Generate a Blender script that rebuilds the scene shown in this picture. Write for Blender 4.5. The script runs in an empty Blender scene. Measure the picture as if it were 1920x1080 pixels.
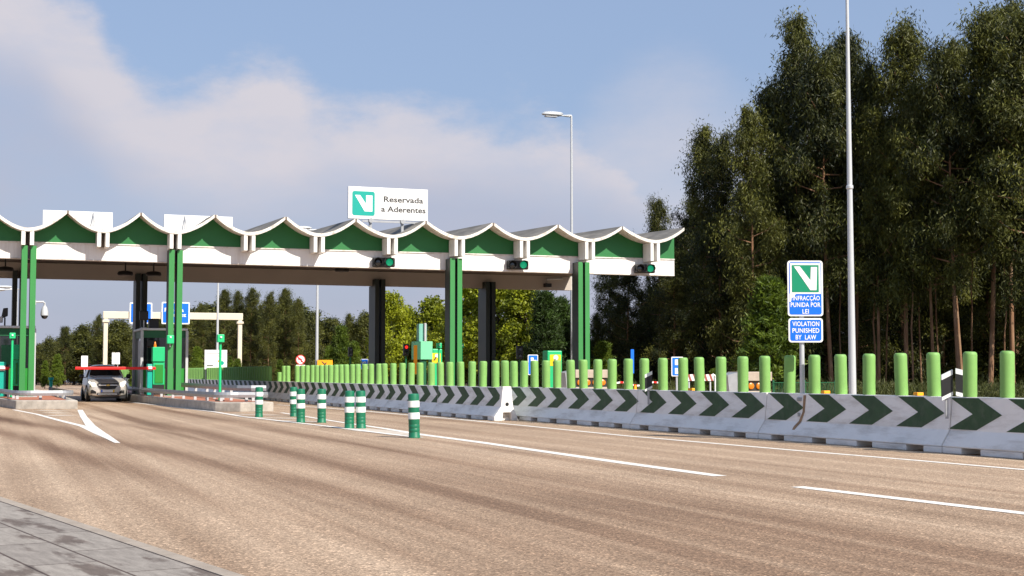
import bpy, bmesh, math, random
import numpy as np
from mathutils import Vector, Matrix
R = math.radians
scene = bpy.context.scene
# ---------------------------------------------------------------- camera
# world frame: +Y runs along the motorway away from the viewer, +X to the right across it
F_PX, PITCH, YAW, CAMH = 2690.0, math.atan(160/2690.0), math.atan2(.353, .936), 1.15
cd = bpy.data.cameras.new('camera'); cam = bpy.data.objects.new('camera', cd)
scene.collection.objects.link(cam); scene.camera = cam
cd.sensor_width = 36; cd.lens = 36*F_PX/1920; cd.clip_start = .1; cd.clip_end = 3000
cam.location = (0, 0, CAMH); cam.rotation_euler = (R(90)+PITCH, 0, -YAW)
scene.render.resolution_x, scene.render.resolution_y = 1024, 576
# ---------------------------------------------------------------- sun, sky, exposure
SUN_EL, SUN_AZ = R(40.5), R(24)           # sun is behind the viewer, 24 degrees right of the road axis
S = Vector((math.sin(SUN_AZ)*math.cos(SUN_EL), -math.cos(SUN_AZ)*math.cos(SUN_EL), math.sin(SUN_EL)))
sl = bpy.data.lights.new('sun', 'SUN'); sl.energy = 4.6; sl.angle = R(.5); sl.color = (1, .93, .82)
so = bpy.data.objects.new('sun', sl); scene.collection.objects.link(so)
so.rotation_euler = S.to_track_quat('Z', 'Y').to_euler(); so.location = (0, 0, 40)
vs = scene.view_settings
vs.view_transform = 'Standard'; vs.look = 'None'; vs.exposure = 0.6; vs.gamma = 1; vs.use_curve_mapping = False
W = bpy.data.worlds.new('World'); scene.world = W; W.use_nodes = True
def world():
    nt = W.node_tree; N = nt.nodes; L = nt.links; N.clear()
    out = N.new('ShaderNodeOutputWorld'); bg = N.new('ShaderNodeBackground'); L.new(bg.outputs[0], out.inputs[0])
    bg.inputs[1].default_value = .068
    sky = N.new('ShaderNodeTexSky'); sky.sky_type = 'NISHITA'; sky.sun_disc = False
    sky.sun_elevation = SUN_EL; sky.sun_rotation = math.pi-SUN_AZ
    sky.air_density = 1.0; sky.dust_density = 1.6; sky.ozone_density = 1.2
    def math_(op, a, b=None, c=None, clamp=False):
        n = N.new('ShaderNodeMath'); n.operation = op; n.use_clamp = clamp
        for i, x in enumerate((a, b, c)):
            if x is None: continue
            if isinstance(x, (int, float)): n.inputs[i].default_value = x
            else: L.new(x, n.inputs[i])
        return n.outputs[0]
    tc = N.new('ShaderNodeTexCoord'); sp = N.new('ShaderNodeSeparateXYZ'); L.new(tc.outputs['Generated'], sp.inputs[0])
    az = math_('ARCTAN2', sp.outputs[0], sp.outputs[1])          # azimuth from the road axis, clockwise
    el = math_('ARCSINE', sp.outputs[2])
    def noise(scale, zs, detail, rough, off):
        m = N.new('ShaderNodeMapping'); m.inputs['Scale'].default_value = (1, 1, zs); m.inputs['Location'].default_value = off
        L.new(tc.outputs['Generated'], m.inputs[0])
        n = N.new('ShaderNodeTexNoise'); n.inputs['Scale'].default_value = scale; n.inputs['Detail'].default_value = detail
        n.inputs['Roughness'].default_value = rough; L.new(m.outputs[0], n.inputs[0]); return n.outputs[0]
    n1 = noise(8, 1.9, 10, .60, (3, 1, 2)); n2 = noise(3.2, 2.2, 4, .5, (7, 5, 1)); n3 = noise(16, 2.2, 5, .55, (1, 9, 4))
    def curve(pts):                                              # elevation (rad) of a cloud edge against azimuth
        t = math_('MULTIPLY_ADD', az, 1/1.6, .5-.36/1.6, True)
        c = N.new('ShaderNodeFloatCurve'); L.new(t, c.inputs['Value']); cv = c.mapping.curves[0]
        while len(cv.points) < len(pts): cv.points.new(.5, .5)
        for p, (px, py) in zip(cv.points, pts):
            a = YAW+math.atan((px-960)/F_PX); e = math.atan((700-py)/F_PX*math.cos(a-YAW))
            p.location = (min(1, max(0, a/1.6+.5-.36/1.6)), e)
        c.mapping.update(); return c.outputs[0]
    def smooth(x, lo, hi):
        m = N.new('ShaderNodeMapRange'); m.interpolation_type = 'SMOOTHSTEP'; L.new(x, m.inputs[0])
        m.inputs[1].default_value = lo; m.inputs[2].default_value = hi; return m.outputs[0]
    def below(pts, soft, namp, n):
        e0 = curve(pts); d = math_('SUBTRACT', e0, el); d = math_('ADD', d, math_('MULTIPLY', math_('SUBTRACT', n, .5), namp))
        return smooth(d, -soft*.35, soft)
    top = below([(-2400, 100), (0, -130), (140, -70), (215, 60), (290, 130), (420, 125), (500, 120), (630, 180), (720, 160), (900, 165),
                 (1010, 175), (1150, 235), (1230, 330), (1300, 360), (1500, 330), (3000, 280), (5200, 200)], .030, .13, n1)
    base = below([(-2400, 200), (0, 90), (120, 180), (250, 300), (420, 360), (650, 330), (860, 320), (1000, 330), (1180, 370),
                  (1350, 420), (3000, 420), (5200, 420)], .045, .09, n2)
    thin = math_('MULTIPLY', below([(-2400, 500), (0, 500), (900, 400), (1050, 240), (1170, 135), (1260, 110), (1420, 150), (1700, 170), (3000, 200), (5200, 200)], .05, .06, n1), .6)
    low = math_('MULTIPLY', smooth(n2, .48, .68), .35)
    m1 = math_('MULTIPLY', top, math_('SUBTRACT', 1.0, math_('MULTIPLY', base, .5)))
    m = math_('MAXIMUM', m1, thin)
    m = math_('ADD', math_('MULTIPLY', m, math_('ADD', .12, math_('ADD', math_('MULTIPLY', n3, .8), math_('MULTIPLY', n1, .85)))), math_('MULTIPLY', low, base), None, True)
    # clear sky, a little paler than the raw model, and cloud
    gs = N.new('ShaderNodeMix'); gs.data_type = 'RGBA'; gs.inputs[0].default_value = .62
    L.new(sky.outputs[0], gs.inputs[6]); gs.inputs[7].default_value = (3.8, 5.1, 7.8, 1)
    hz = N.new('ShaderNodeMix'); hz.data_type = 'RGBA'; L.new(math_('SUBTRACT', 1.0, smooth(el, -.01, .13)), hz.inputs[0])
    L.new(gs.outputs[2], hz.inputs[6]); hz.inputs[7].default_value = (3.9, 4.3, 5.3, 1)
    mx = N.new('ShaderNodeMix'); mx.data_type = 'RGBA'; L.new(m, mx.inputs[0])
    cc = N.new('ShaderNodeMix'); cc.data_type = 'RGBA'; L.new(math_('ADD', math_('MULTIPLY', base, .8), math_('MULTIPLY', n2, .35), None, True), cc.inputs[0])
    cc.inputs[6].default_value = (6.9, 6.6, 7.1, 1); cc.inputs[7].default_value = (4.75, 4.95, 6.1, 1); L.new(cc.outputs[2], mx.inputs[7])
    L.new(hz.outputs[2], mx.inputs[6])
    L.new(mx.outputs[2], bg.inputs[0])
world()

# ---------------------------------------------------------------- pixel helpers (all placement is in real metres on real surfaces)
cF = Vector((math.sin(YAW)*math.cos(PITCH), math.cos(YAW)*math.cos(PITCH), math.sin(PITCH)))
cR = Vector((math.cos(YAW), -math.sin(YAW), 0)); cU = cR.cross(cF)
CAM = Vector((0, 0, CAMH))
def ray(px, py): return (cF*F_PX + cR*(px-960) - cU*(py-540)).normalized()
def G(px, py, z=0.0):
    d = ray(px, py); return CAM + d*((z-CAMH)/d.z)
def AV(px, py, v):                       # hit on the plane y = v
    d = ray(px, py); return CAM + d*(v/d.y)
def AU(px, py, u):                       # hit on the plane x = u
    d = ray(px, py); return CAM + d*(u/d.x)
def AD(px, py, dist):                    # hit at a ground distance
    d = ray(px, py); return CAM + d*(dist/math.hypot(d.x, d.y))

# ---------------------------------------------------------------- materials
MATS = {}
def mat(name, col, rough=.6, metal=0., var=.12, scale=3., bump=0., emit=None, spec=.5, coat=0., stretch=(1, 1, 1), dirt=None, alpha=None, trans=0.):
    if name in MATS: return MATS[name]
    m = bpy.data.materials.new(name); m.use_nodes = True; nt = m.node_tree; N = nt.nodes; L = nt.links
    b = N['Principled BSDF']; b.inputs['Roughness'].default_value = rough; b.inputs['Metallic'].default_value = metal
    b.inputs['Specular IOR Level'].default_value = spec; b.inputs['Coat Weight'].default_value = coat
    b.inputs['Transmission Weight'].default_value = trans
    tc = N.new('ShaderNodeTexCoord'); mp = N.new('ShaderNodeMapping'); mp.inputs['Scale'].default_value = stretch
    L.new(tc.outputs['Object'], mp.inputs[0])
    n = N.new('ShaderNodeTexNoise'); n.inputs['Scale'].default_value = scale; n.inputs['Detail'].default_value = 6; n.inputs['Roughness'].default_value = .6
    L.new(mp.outputs[0], n.inputs[0])
    mr = N.new('ShaderNodeMapRange'); L.new(n.outputs[0], mr.inputs[0]); mr.inputs[1].default_value = .25; mr.inputs[2].default_value = .75
    mr.inputs[3].default_value = 1-var; mr.inputs[4].default_value = 1+var
    mul = N.new('ShaderNodeVectorMath'); mul.operation = 'SCALE'; mul.inputs[0].default_value = col[:3]; L.new(mr.outputs[0], mul.inputs['Scale'])
    last = mul.outputs[0]
    if dirt:                                # (colour, amount, scale, stretch) stains of their own shape
        mp2 = N.new('ShaderNodeMapping'); mp2.inputs['Scale'].default_value = dirt[3]; mp2.inputs['Location'].default_value = (5, 2, 8); L.new(tc.outputs['Object'], mp2.inputs[0])
        n2 = N.new('ShaderNodeTexNoise'); n2.inputs['Scale'].default_value = dirt[2]; n2.inputs['Detail'].default_value = 8; n2.inputs['Roughness'].default_value = .65; L.new(mp2.outputs[0], n2.inputs[0])
        m2 = N.new('ShaderNodeMapRange'); L.new(n2.outputs[0], m2.inputs[0]); m2.inputs[1].default_value = .48; m2.inputs[2].default_value = .72; m2.inputs[3].default_value = 0; m2.inputs[4].default_value = dirt[1]
        mx = N.new('ShaderNodeMix'); mx.data_type = 'RGBA'; L.new(m2.outputs[0], mx.inputs[0]); L.new(last, mx.inputs[6]); mx.inputs[7].default_value = (*dirt[0], 1)
        last = mx.outputs[2]
    L.new(last, b.inputs['Base Color'])
    if bump:
        bp = N.new('ShaderNodeBump'); bp.inputs['Strength'].default_value = bump; bp.inputs['Distance'].default_value = .02; L.new(n.outputs[0], bp.inputs['Height']); L.new(bp.outputs[0], b.inputs['Normal'])
    if emit: b.inputs['Emission Color'].default_value = (*emit[0], 1); b.inputs['Emission Strength'].default_value = emit[1]
    if alpha is not None: b.inputs['Alpha'].default_value = alpha
    MATS[name] = m; return m
M = dict(
    white=mat('white_paint', (.80, .79, .76), .5, var=.05, scale=1.2, dirt=((.42, .33, .24), .35, 2.2, (1, 1, .35))),
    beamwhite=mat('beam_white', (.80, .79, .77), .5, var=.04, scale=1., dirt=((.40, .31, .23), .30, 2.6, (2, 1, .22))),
    edge=mat('shell_edge_white', (.74, .71, .66), .6, var=.08, scale=3, dirt=((.22, .15, .10), .65, 5, (1, 1, 1))),
    soffit=mat('soffit_shade_brown', (.20, .165, .14), .8, var=.08, scale=.8),  # soffit is painted white; its shade is put into this dark grey-brown
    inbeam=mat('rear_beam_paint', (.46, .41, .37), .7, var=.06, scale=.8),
    rooftop=mat('weathered_felt', (.15, .14, .125), .9, var=.3, scale=2.5, bump=.4, stretch=(1, .25, 1), dirt=((.42, .38, .33), .5, 1.6, (1, .2, 1))),
    green=mat('green_panel', (.013, .155, .036), .5, var=.08, scale=1.5),
    postgreen=mat('post_green', (.035, .225, .055), .45, var=.1, scale=2, stretch=(1, 1, .3)),
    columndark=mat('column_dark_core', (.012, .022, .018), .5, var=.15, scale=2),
    teal=mat('teal_paint', (.0, .36, .27), .45, var=.06),
    boxgreen=mat('machine_green', (.01, .47, .17), .45, var=.06),
    palegreen=mat('pale_green_cabinet', (.17, .62, .33), .5, var=.04),
    dkgreen=mat('dark_green', (.004, .10, .035), .5, var=.1),
    bolgreen=mat('antiglare_green', (.185, .385, .095), .6, var=.09, scale=5, dirt=((.13, .22, .06), .45, 5, (1, 1, .3))),
    delgreen=mat('delineator_green', (.006, .15, .075), .45, var=.1, scale=6),
    delwhite=mat('reflective_white', (.78, .80, .78), .5, var=.05, scale=8),
    barrier=mat('barrier_concrete_paint', (.80, .79, .77), .75, var=.05, scale=4, bump=.2, dirt=((.34, .29, .24), .6, 2.6, (1, .4, 2.2))),
    chevron=mat('chevron_green', (.030, .070, .026), .7, var=.25, scale=5, dirt=((.12, .13, .10), .35, 7, (1, 1, 1))),
    rust=mat('rust_stain', (.30, .19, .11), .9, var=.3, scale=12),
    galv=mat('galvanised_steel', (.56, .58, .60), .42, .35, var=.1, scale=3, stretch=(1, 1, .3)),
    rail=mat('guardrail_steel', (.36, .37, .39), .45, .45, var=.15, scale=4),
    polewhite=mat('pole_white', (.50, .52, .54), .4, .1, var=.05),
    cream=mat('gantry_cream', (.66, .60, .47), .5, var=.05),
    concrete=mat('kerb_concrete', (.42, .38, .33), .9, var=.22, scale=5, bump=.5, dirt=((.14, .12, .10), .6, 2.5, (1, 1, 1))),
    kerbstrip=mat('kerb_strip_concrete', (.33, .28, .23), .9, var=.15, scale=6, bump=.4, dirt=((.16, .12, .09), .5, 4, (.5, 1, 1))),
    redpave=mat('red_paving', (.40, .15, .09), .9, var=.2, scale=6),
    black=mat('black_plastic', (.012, .012, .013), .5, var=.2),
    dark=mat('dark_interior', (.02, .02, .02), .7, var=.3),
    blue=mat('sign_blue', (.0, .14, .72), .4, var=.03),
    signwhite=mat('sign_white', (.82, .82, .82), .4, var=.03),
    boardgrey=mat('sign_back', (.72, .72, .72), .5, var=.05, dirt=((.5, .48, .45), .3, 3, (1, 1, 1))),
    signgreen=mat('sign_green', (.0, .24, .12), .4, var=.04),
    signteal=mat('sign_teal', (.0, .33, .27), .4, var=.03),
    ink=mat('sign_black', (.03, .03, .03), .5, var=.05),
    faint=mat('faint_ink', (.5, .5, .52), .5, var=.05),
    red=mat('red_paint', (.75, .012, .01), .4, var=.04),
    dullred=mat('dull_red', (.30, .08, .06), .6, var=.15),
    yellow=mat('yellow_panel', (.85, .55, .0), .5, var=.05),
    orange=mat('orange_sign', (.9, .36, .0), .5, var=.05),
    amber=mat('amber_lens', (.60, .17, .01), .3, var=.1, emit=((1, .3, .0), .08)),
    redlens=mat('red_signal', (.5, .0, .0), .3, emit=((1, .03, .02), 1.0)),
    greenlens=mat('green_signal', (.0, .35, .18), .3, emit=((.02, 1, .45), .16)),
    glass=mat('glass_dark', (.015, .018, .02), .06, var=.05, spec=.8),
    carpaint=mat('silver_car_paint', (.60, .56, .52), .35, .35, var=.04, coat=.6),
    chrome=mat('chrome', (.85, .85, .85), .2, .9, var=.02),
    gold=mat('gold_emblem', (.8, .55, .15), .3, .5, var=.02),
    lampglass=mat('lamp_glass', (.75, .78, .8), .12, var=.02),
    lit=mat('lit_headlight', (.9, .85, .6), .2, emit=((1, .9, .6), 2.2)),
    rubber=mat('tyre_rubber', (.02, .02, .02), .85, var=.2),
    beige=mat('beige_cabinet', (.42, .35, .28), .7, var=.08, scale=3, dirt=((.2, .16, .12), .4, 4, (1, 1, 1))),
    bark=mat('bark', (.22, .115, .06), .9, var=.45, scale=5, bump=.6, stretch=(1, 1, .25), dirt=((.38, .27, .18), .6, 4, (1, 1, .2))),
    darkbark=mat('dark_bark', (.06, .045, .035), .9, var=.4, scale=5, bump=.6, stretch=(1, 1, .25)),
)
def leafmat(name, c0, c1, trans=.25):
    m = bpy.data.materials.new(name); m.use_nodes = True; nt = m.node_tree; N = nt.nodes; L = nt.links
    b = N['Principled BSDF']; b.inputs['Roughness'].default_value = .55; b.inputs['Specular IOR Level'].default_value = .35
    at = N.new('ShaderNodeAttribute'); at.attribute_name = 'tone'
    oi = N.new('ShaderNodeObjectInfo')
    ad = N.new('ShaderNodeMath'); ad.operation = 'MULTIPLY_ADD'; L.new(oi.outputs['Random'], ad.inputs[0]); ad.inputs[1].default_value = .4; L.new(at.outputs['Fac'], ad.inputs[2])
    sb = N.new('ShaderNodeMath'); sb.operation = 'SUBTRACT'; L.new(ad.outputs[0], sb.inputs[0]); sb.inputs[1].default_value = .2; sb.use_clamp = True
    mx = N.new('ShaderNodeMix'); mx.data_type = 'RGBA'; L.new(sb.outputs[0], mx.inputs[0]); mx.inputs[6].default_value = (*c0, 1); mx.inputs[7].default_value = (*c1, 1)
    L.new(mx.outputs[2], b.inputs['Base Color'])
    tr = N.new('ShaderNodeBsdfTranslucent'); L.new(mx.outputs[2], tr.inputs[0])
    ms = N.new('ShaderNodeMixShader'); ms.inputs[0].default_value = trans
    L.new(b.outputs[0], ms.inputs[1]); L.new(tr.outputs[0], ms.inputs[2]); L.new(ms.outputs[0], N['Material Output'].inputs[0])
    MATS[name] = m; return m
M['euc'] = leafmat('eucalyptus_leaf', (.013, .020, .005), (.165, .17, .028))
M['young'] = leafmat('young_leaf', (.05, .085, .010), (.17, .24, .018), .35)
M['plane'] = leafmat('yellow_green_leaf', (.10, .13, .008), (.36, .40, .018), .35)
M['pine'] = leafmat('pine_needle', (.018, .035, .008), (.07, .13, .018))
M['grass'] = leafmat('grass_blade', (.035, .045, .012), (.12, .13, .03), .3)

# ---------------------------------------------------------------- mesh builder
C = bpy.data.collections.new('scene'); scene.collection.children.link(C)
class MB:
    def __init__(s): s.v = []; s.f = []; s.mi = []
    def add(s, vs_, fs_, mi=0):
        o = len(s.v); s.v += [tuple(x) for x in vs_]; s.f += [tuple(i+o for i in f) for f in fs_]; s.mi += [mi]*len(fs_); return s
    def box(s, x0, x1, y0, y1, z0, z1, mi=0):
        v = [(x0, y0, z0), (x1, y0, z0), (x1, y1, z0), (x0, y1, z0), (x0, y0, z1), (x1, y0, z1), (x1, y1, z1), (x0, y1, z1)]
        return s.add(v, [(0, 3, 2, 1), (4, 5, 6, 7), (0, 1, 5, 4), (1, 2, 6, 5), (2, 3, 7, 6), (3, 0, 4, 7)], mi)
    def cbox(s, c, d, mi=0): return s.box(c[0]-d[0]/2, c[0]+d[0]/2, c[1]-d[1]/2, c[1]+d[1]/2, c[2]-d[2]/2, c[2]+d[2]/2, mi)
    def lathe(s, prof, seg=20, c=(0, 0, 0), axis='z', mi=0):     # prof: [(r, h)]
        vs_ = []; n = len(prof)
        for r, h in prof:
            for k in range(seg):
                a = 2*math.pi*k/seg; p = (r*math.cos(a), r*math.sin(a), h)
                if axis == 'y': p = (p[0], h, p[1])
                if axis == 'x': p = (h, p[0], p[1])
                vs_.append((p[0]+c[0], p[1]+c[1], p[2]+c[2]))
        fs_ = []
        for i in range(n-1):
            for k in range(seg):
                a, b = i*seg+k, i*seg+(k+1) % seg; fs_.append((a, b, b+seg, a+seg))
        fs_.append(tuple(range(seg-1, -1, -1))); fs_.append(tuple(range((n-1)*seg, n*seg)))
        if axis == 'y': fs_ = [f[::-1] for f in fs_]
        return s.add(vs_, fs_, mi)
    def tube(s, pts, r, seg=8, mi=0):                             # r: number or list
        pts = [Vector(p) for p in pts]; rs = r if isinstance(r, (list, tuple)) else [r]*len(pts); vs_ = []
        for i, p in enumerate(pts):
            d = (pts[min(i+1, len(pts)-1)]-pts[max(i-1, 0)]).normalized()
            a = d.cross(Vector((0, 0, 1))) if abs(d.z) < .9 else d.cross(Vector((0, 1, 0)))
            a.normalize(); b = d.cross(a)
            for k in range(seg):
                t = 2*math.pi*k/seg; vs_.append(p+(a*math.cos(t)+b*math.sin(t))*rs[i])
        fs_ = []
        for i in range(len(pts)-1):
            for k in range(seg):
                a_, b_ = i*seg+k, i*seg+(k+1) % seg; fs_.append((a_, a_+seg, b_+seg, b_))
        fs_.append(tuple(range(seg))); fs_.append(tuple(range(len(pts)*seg-1, (len(pts)-1)*seg-1, -1)))
        return s.add(vs_, fs_, mi)
    def prism(s, poly, a0, a1, axis='y', mi=0):                   # poly 2-D, extruded along axis
        n = len(poly)
        def P(p, h):
            return {'y': (p[0], h, p[1]), 'x': (h, p[0], p[1]), 'z': (p[0], p[1], h)}[axis]
        vs_ = [P(p, a0) for p in poly]+[P(p, a1) for p in poly]
        fs_ = [(i, (i+1) % n, (i+1) % n+n, i+n) for i in range(n)]+[tuple(range(n-1, -1, -1)), tuple(range(n, 2*n))]
        return s.add(vs_, fs_, mi)
    def sweep(s, path, prof, mi=0, closed=False):                 # prof [(offset to the right, z)] swept along a plan path
        n = len(path); m = len(prof); vs_ = []
        for i, p in enumerate(path):
            p = Vector(p); a = Vector(path[max(i-1, 0)]); b = Vector(path[min(i+1, n-1)])
            d1 = (p-a).normalized() if i > 0 else (b-p).normalized(); d2 = (b-p).normalized() if i < n-1 else d1
            t = (d1+d2).normalized(); nr = Vector((t.y, -t.x)); k = 1/max(.4, t.dot(d1))
            for o, z in prof: vs_.append((p.x+nr.x*o*k, p.y+nr.y*o*k, z))
        fs_ = [(i*m+j, i*m+(j+1) % m, (i+1)*m+(j+1) % m, (i+1)*m+j) for i in range(n-1) for j in range(m if m > 2 else 1)]
        if m > 2: fs_ += [tuple(range(m-1, -1, -1)), tuple(range((n-1)*m, n*m))]
        return s.add(vs_, fs_, mi)
    def shift(s, d): s.v = [(x+d[0], y+d[1], z+d[2]) for x, y, z in s.v]; return s
    def mesh(s, name, mats, smooth=False, fix=True):
        me = bpy.data.meshes.new(name); me.from_pydata(s.v, [], s.f)
        for m in (mats if isinstance(mats, (list, tuple)) else [mats]): me.materials.append(M[m] if isinstance(m, str) else m)
        me.polygons.foreach_set('material_index', s.mi)
        if fix:
            bm = bmesh.new(); bm.from_mesh(me); bmesh.ops.recalc_face_normals(bm, faces=bm.faces); bm.to_mesh(me); bm.free()
        if smooth:
            me.polygons.foreach_set('use_smooth', [True]*len(me.polygons))
            try: me.set_sharp_from_angle(angle=R(38))
            except Exception: pass
        me.update(); return me
def link(name, me, parent=None, loc=None):
    o = bpy.data.objects.new(name, me); C.objects.link(o)
    if parent: o.parent = parent
    if loc is not None: o.location = loc
    return o
def part(name, mb, mats, parent, smooth=False, bevel=0, absolute=False, label=None):
    if absolute:
        t = parent
        while t.parent: t = t.parent
        mb.shift(-Vector(t.location))
    o = link(name, mb.mesh(name, mats, smooth), parent)
    if bevel: bv = o.modifiers.new('bevel', 'BEVEL'); bv.width = bevel; bv.segments = 2; bv.limit_method = 'ANGLE'
    if label: o['label'] = label
    return o
def tag(o, label, cat, group=None, kind=None):
    if label: o['label'] = label
    if cat: o['category'] = cat
    if group: o['group'] = group
    if kind: o['kind'] = kind
    return o
def thing(name, label, cat, loc=(0, 0, 0), rz=0, group=None):
    o = bpy.data.objects.new(name, None); C.objects.link(o); o.location = loc; o.rotation_euler = (0, 0, rz); o.empty_display_size = .3
    return tag(o, label, cat, group)
def single(name, mb, mats, label, cat, loc=None, rz=0, group=None, smooth=False, bevel=0, kind=None):
    if loc is not None: pass
    o = link(name, mb.mesh(name, mats, smooth), None, loc); o.rotation_euler = (0, 0, rz)
    if bevel: bv = o.modifiers.new('bevel', 'BEVEL'); bv.width = bevel; bv.segments = 2; bv.limit_method = 'ANGLE'
    return tag(o, label, cat, group, kind)
def struct(name, mb, mats, label=None, smooth=False):
    return tag(link(name, mb.mesh(name, mats, smooth)), label, None, None, 'structure')
def kids(o): return [c for c in C.objects if c.parent == o]
def dup(o, parent=None, **kw):
    c = o.copy(); C.objects.link(c)
    if parent is not None: c.parent = parent
    for ch in kids(o): dup(ch, c)
    for k, v_ in kw.items(): c[k] = v_
    return c
def rrect(w, h, r, seg=5, cx=0, cz=0):
    p = []
    for (sx, sz, a0) in ((1, 1, 0), (-1, 1, 90), (-1, -1, 180), (1, -1, 270)):
        for k in range(seg+1):
            a = R(a0+90*k/seg); p.append((cx+sx*(w/2-r)+r*math.cos(a), cz+sz*(h/2-r)+r*math.sin(a)))
    return p
def text_mesh(txt, w, h, x, z, y, m, parent, bold=.0, name='lettering', align='c', spacing=1.0):
    cu = bpy.data.curves.new(name, 'FONT'); cu.body = txt; cu.size = 1; cu.extrude = .002; cu.offset = bold; cu.resolution_u = 3; cu.space_character = spacing
    to = bpy.data.objects.new(name, cu); scene.collection.objects.link(to)
    bpy.context.view_layer.update()
    me = bpy.data.meshes.new_from_object(to.evaluated_get(bpy.context.evaluated_depsgraph_get()))
    bpy.data.objects.remove(to); bpy.data.curves.remove(cu)
    co = np.empty(len(me.vertices)*3); me.vertices.foreach_get('co', co); co = co.reshape(-1, 3)
    mn, mx_ = co.min(0), co.max(0); cap = .69
    sx = w/(mx_[0]-mn[0]); sz = h/cap
    X = (co[:, 0]-mn[0])*sx + (x-w/2); Z = co[:, 1]*sz + z; Y = y + (co[:, 2]-mx_[2])*.5
    out = np.stack([X, Y, Z], 1); out = out.astype(np.float32); me.vertices.foreach_set('co', out.ravel())
    me.materials.clear(); me.materials.append(M[m]); me.update()
    bm = bmesh.new(); bm.from_mesh(me); bmesh.ops.recalc_face_normals(bm, faces=bm.faces); bm.to_mesh(me); bm.free()
    return link(name, me, parent)
ONES = ['', 'first', 'second', 'third', 'fourth', 'fifth', 'sixth', 'seventh', 'eighth', 'ninth', 'tenth', 'eleventh', 'twelfth', 'thirteenth',
        'fourteenth', 'fifteenth', 'sixteenth', 'seventeenth', 'eighteenth', 'nineteenth']
TENS = {2: ('twentieth', 'twenty'), 3: ('thirtieth', 'thirty'), 4: ('fortieth', 'forty'), 5: ('fiftieth', 'fifty'), 6: ('sixtieth', 'sixty'), 7: ('seventieth', 'seventy')}
def nth(n):
    if n < 20: return ONES[n]
    t, o = divmod(n, 10); return TENS[t][0] if o == 0 else TENS[t][1]+'-'+ONES[o]
rnd = random.Random(7)

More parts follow.
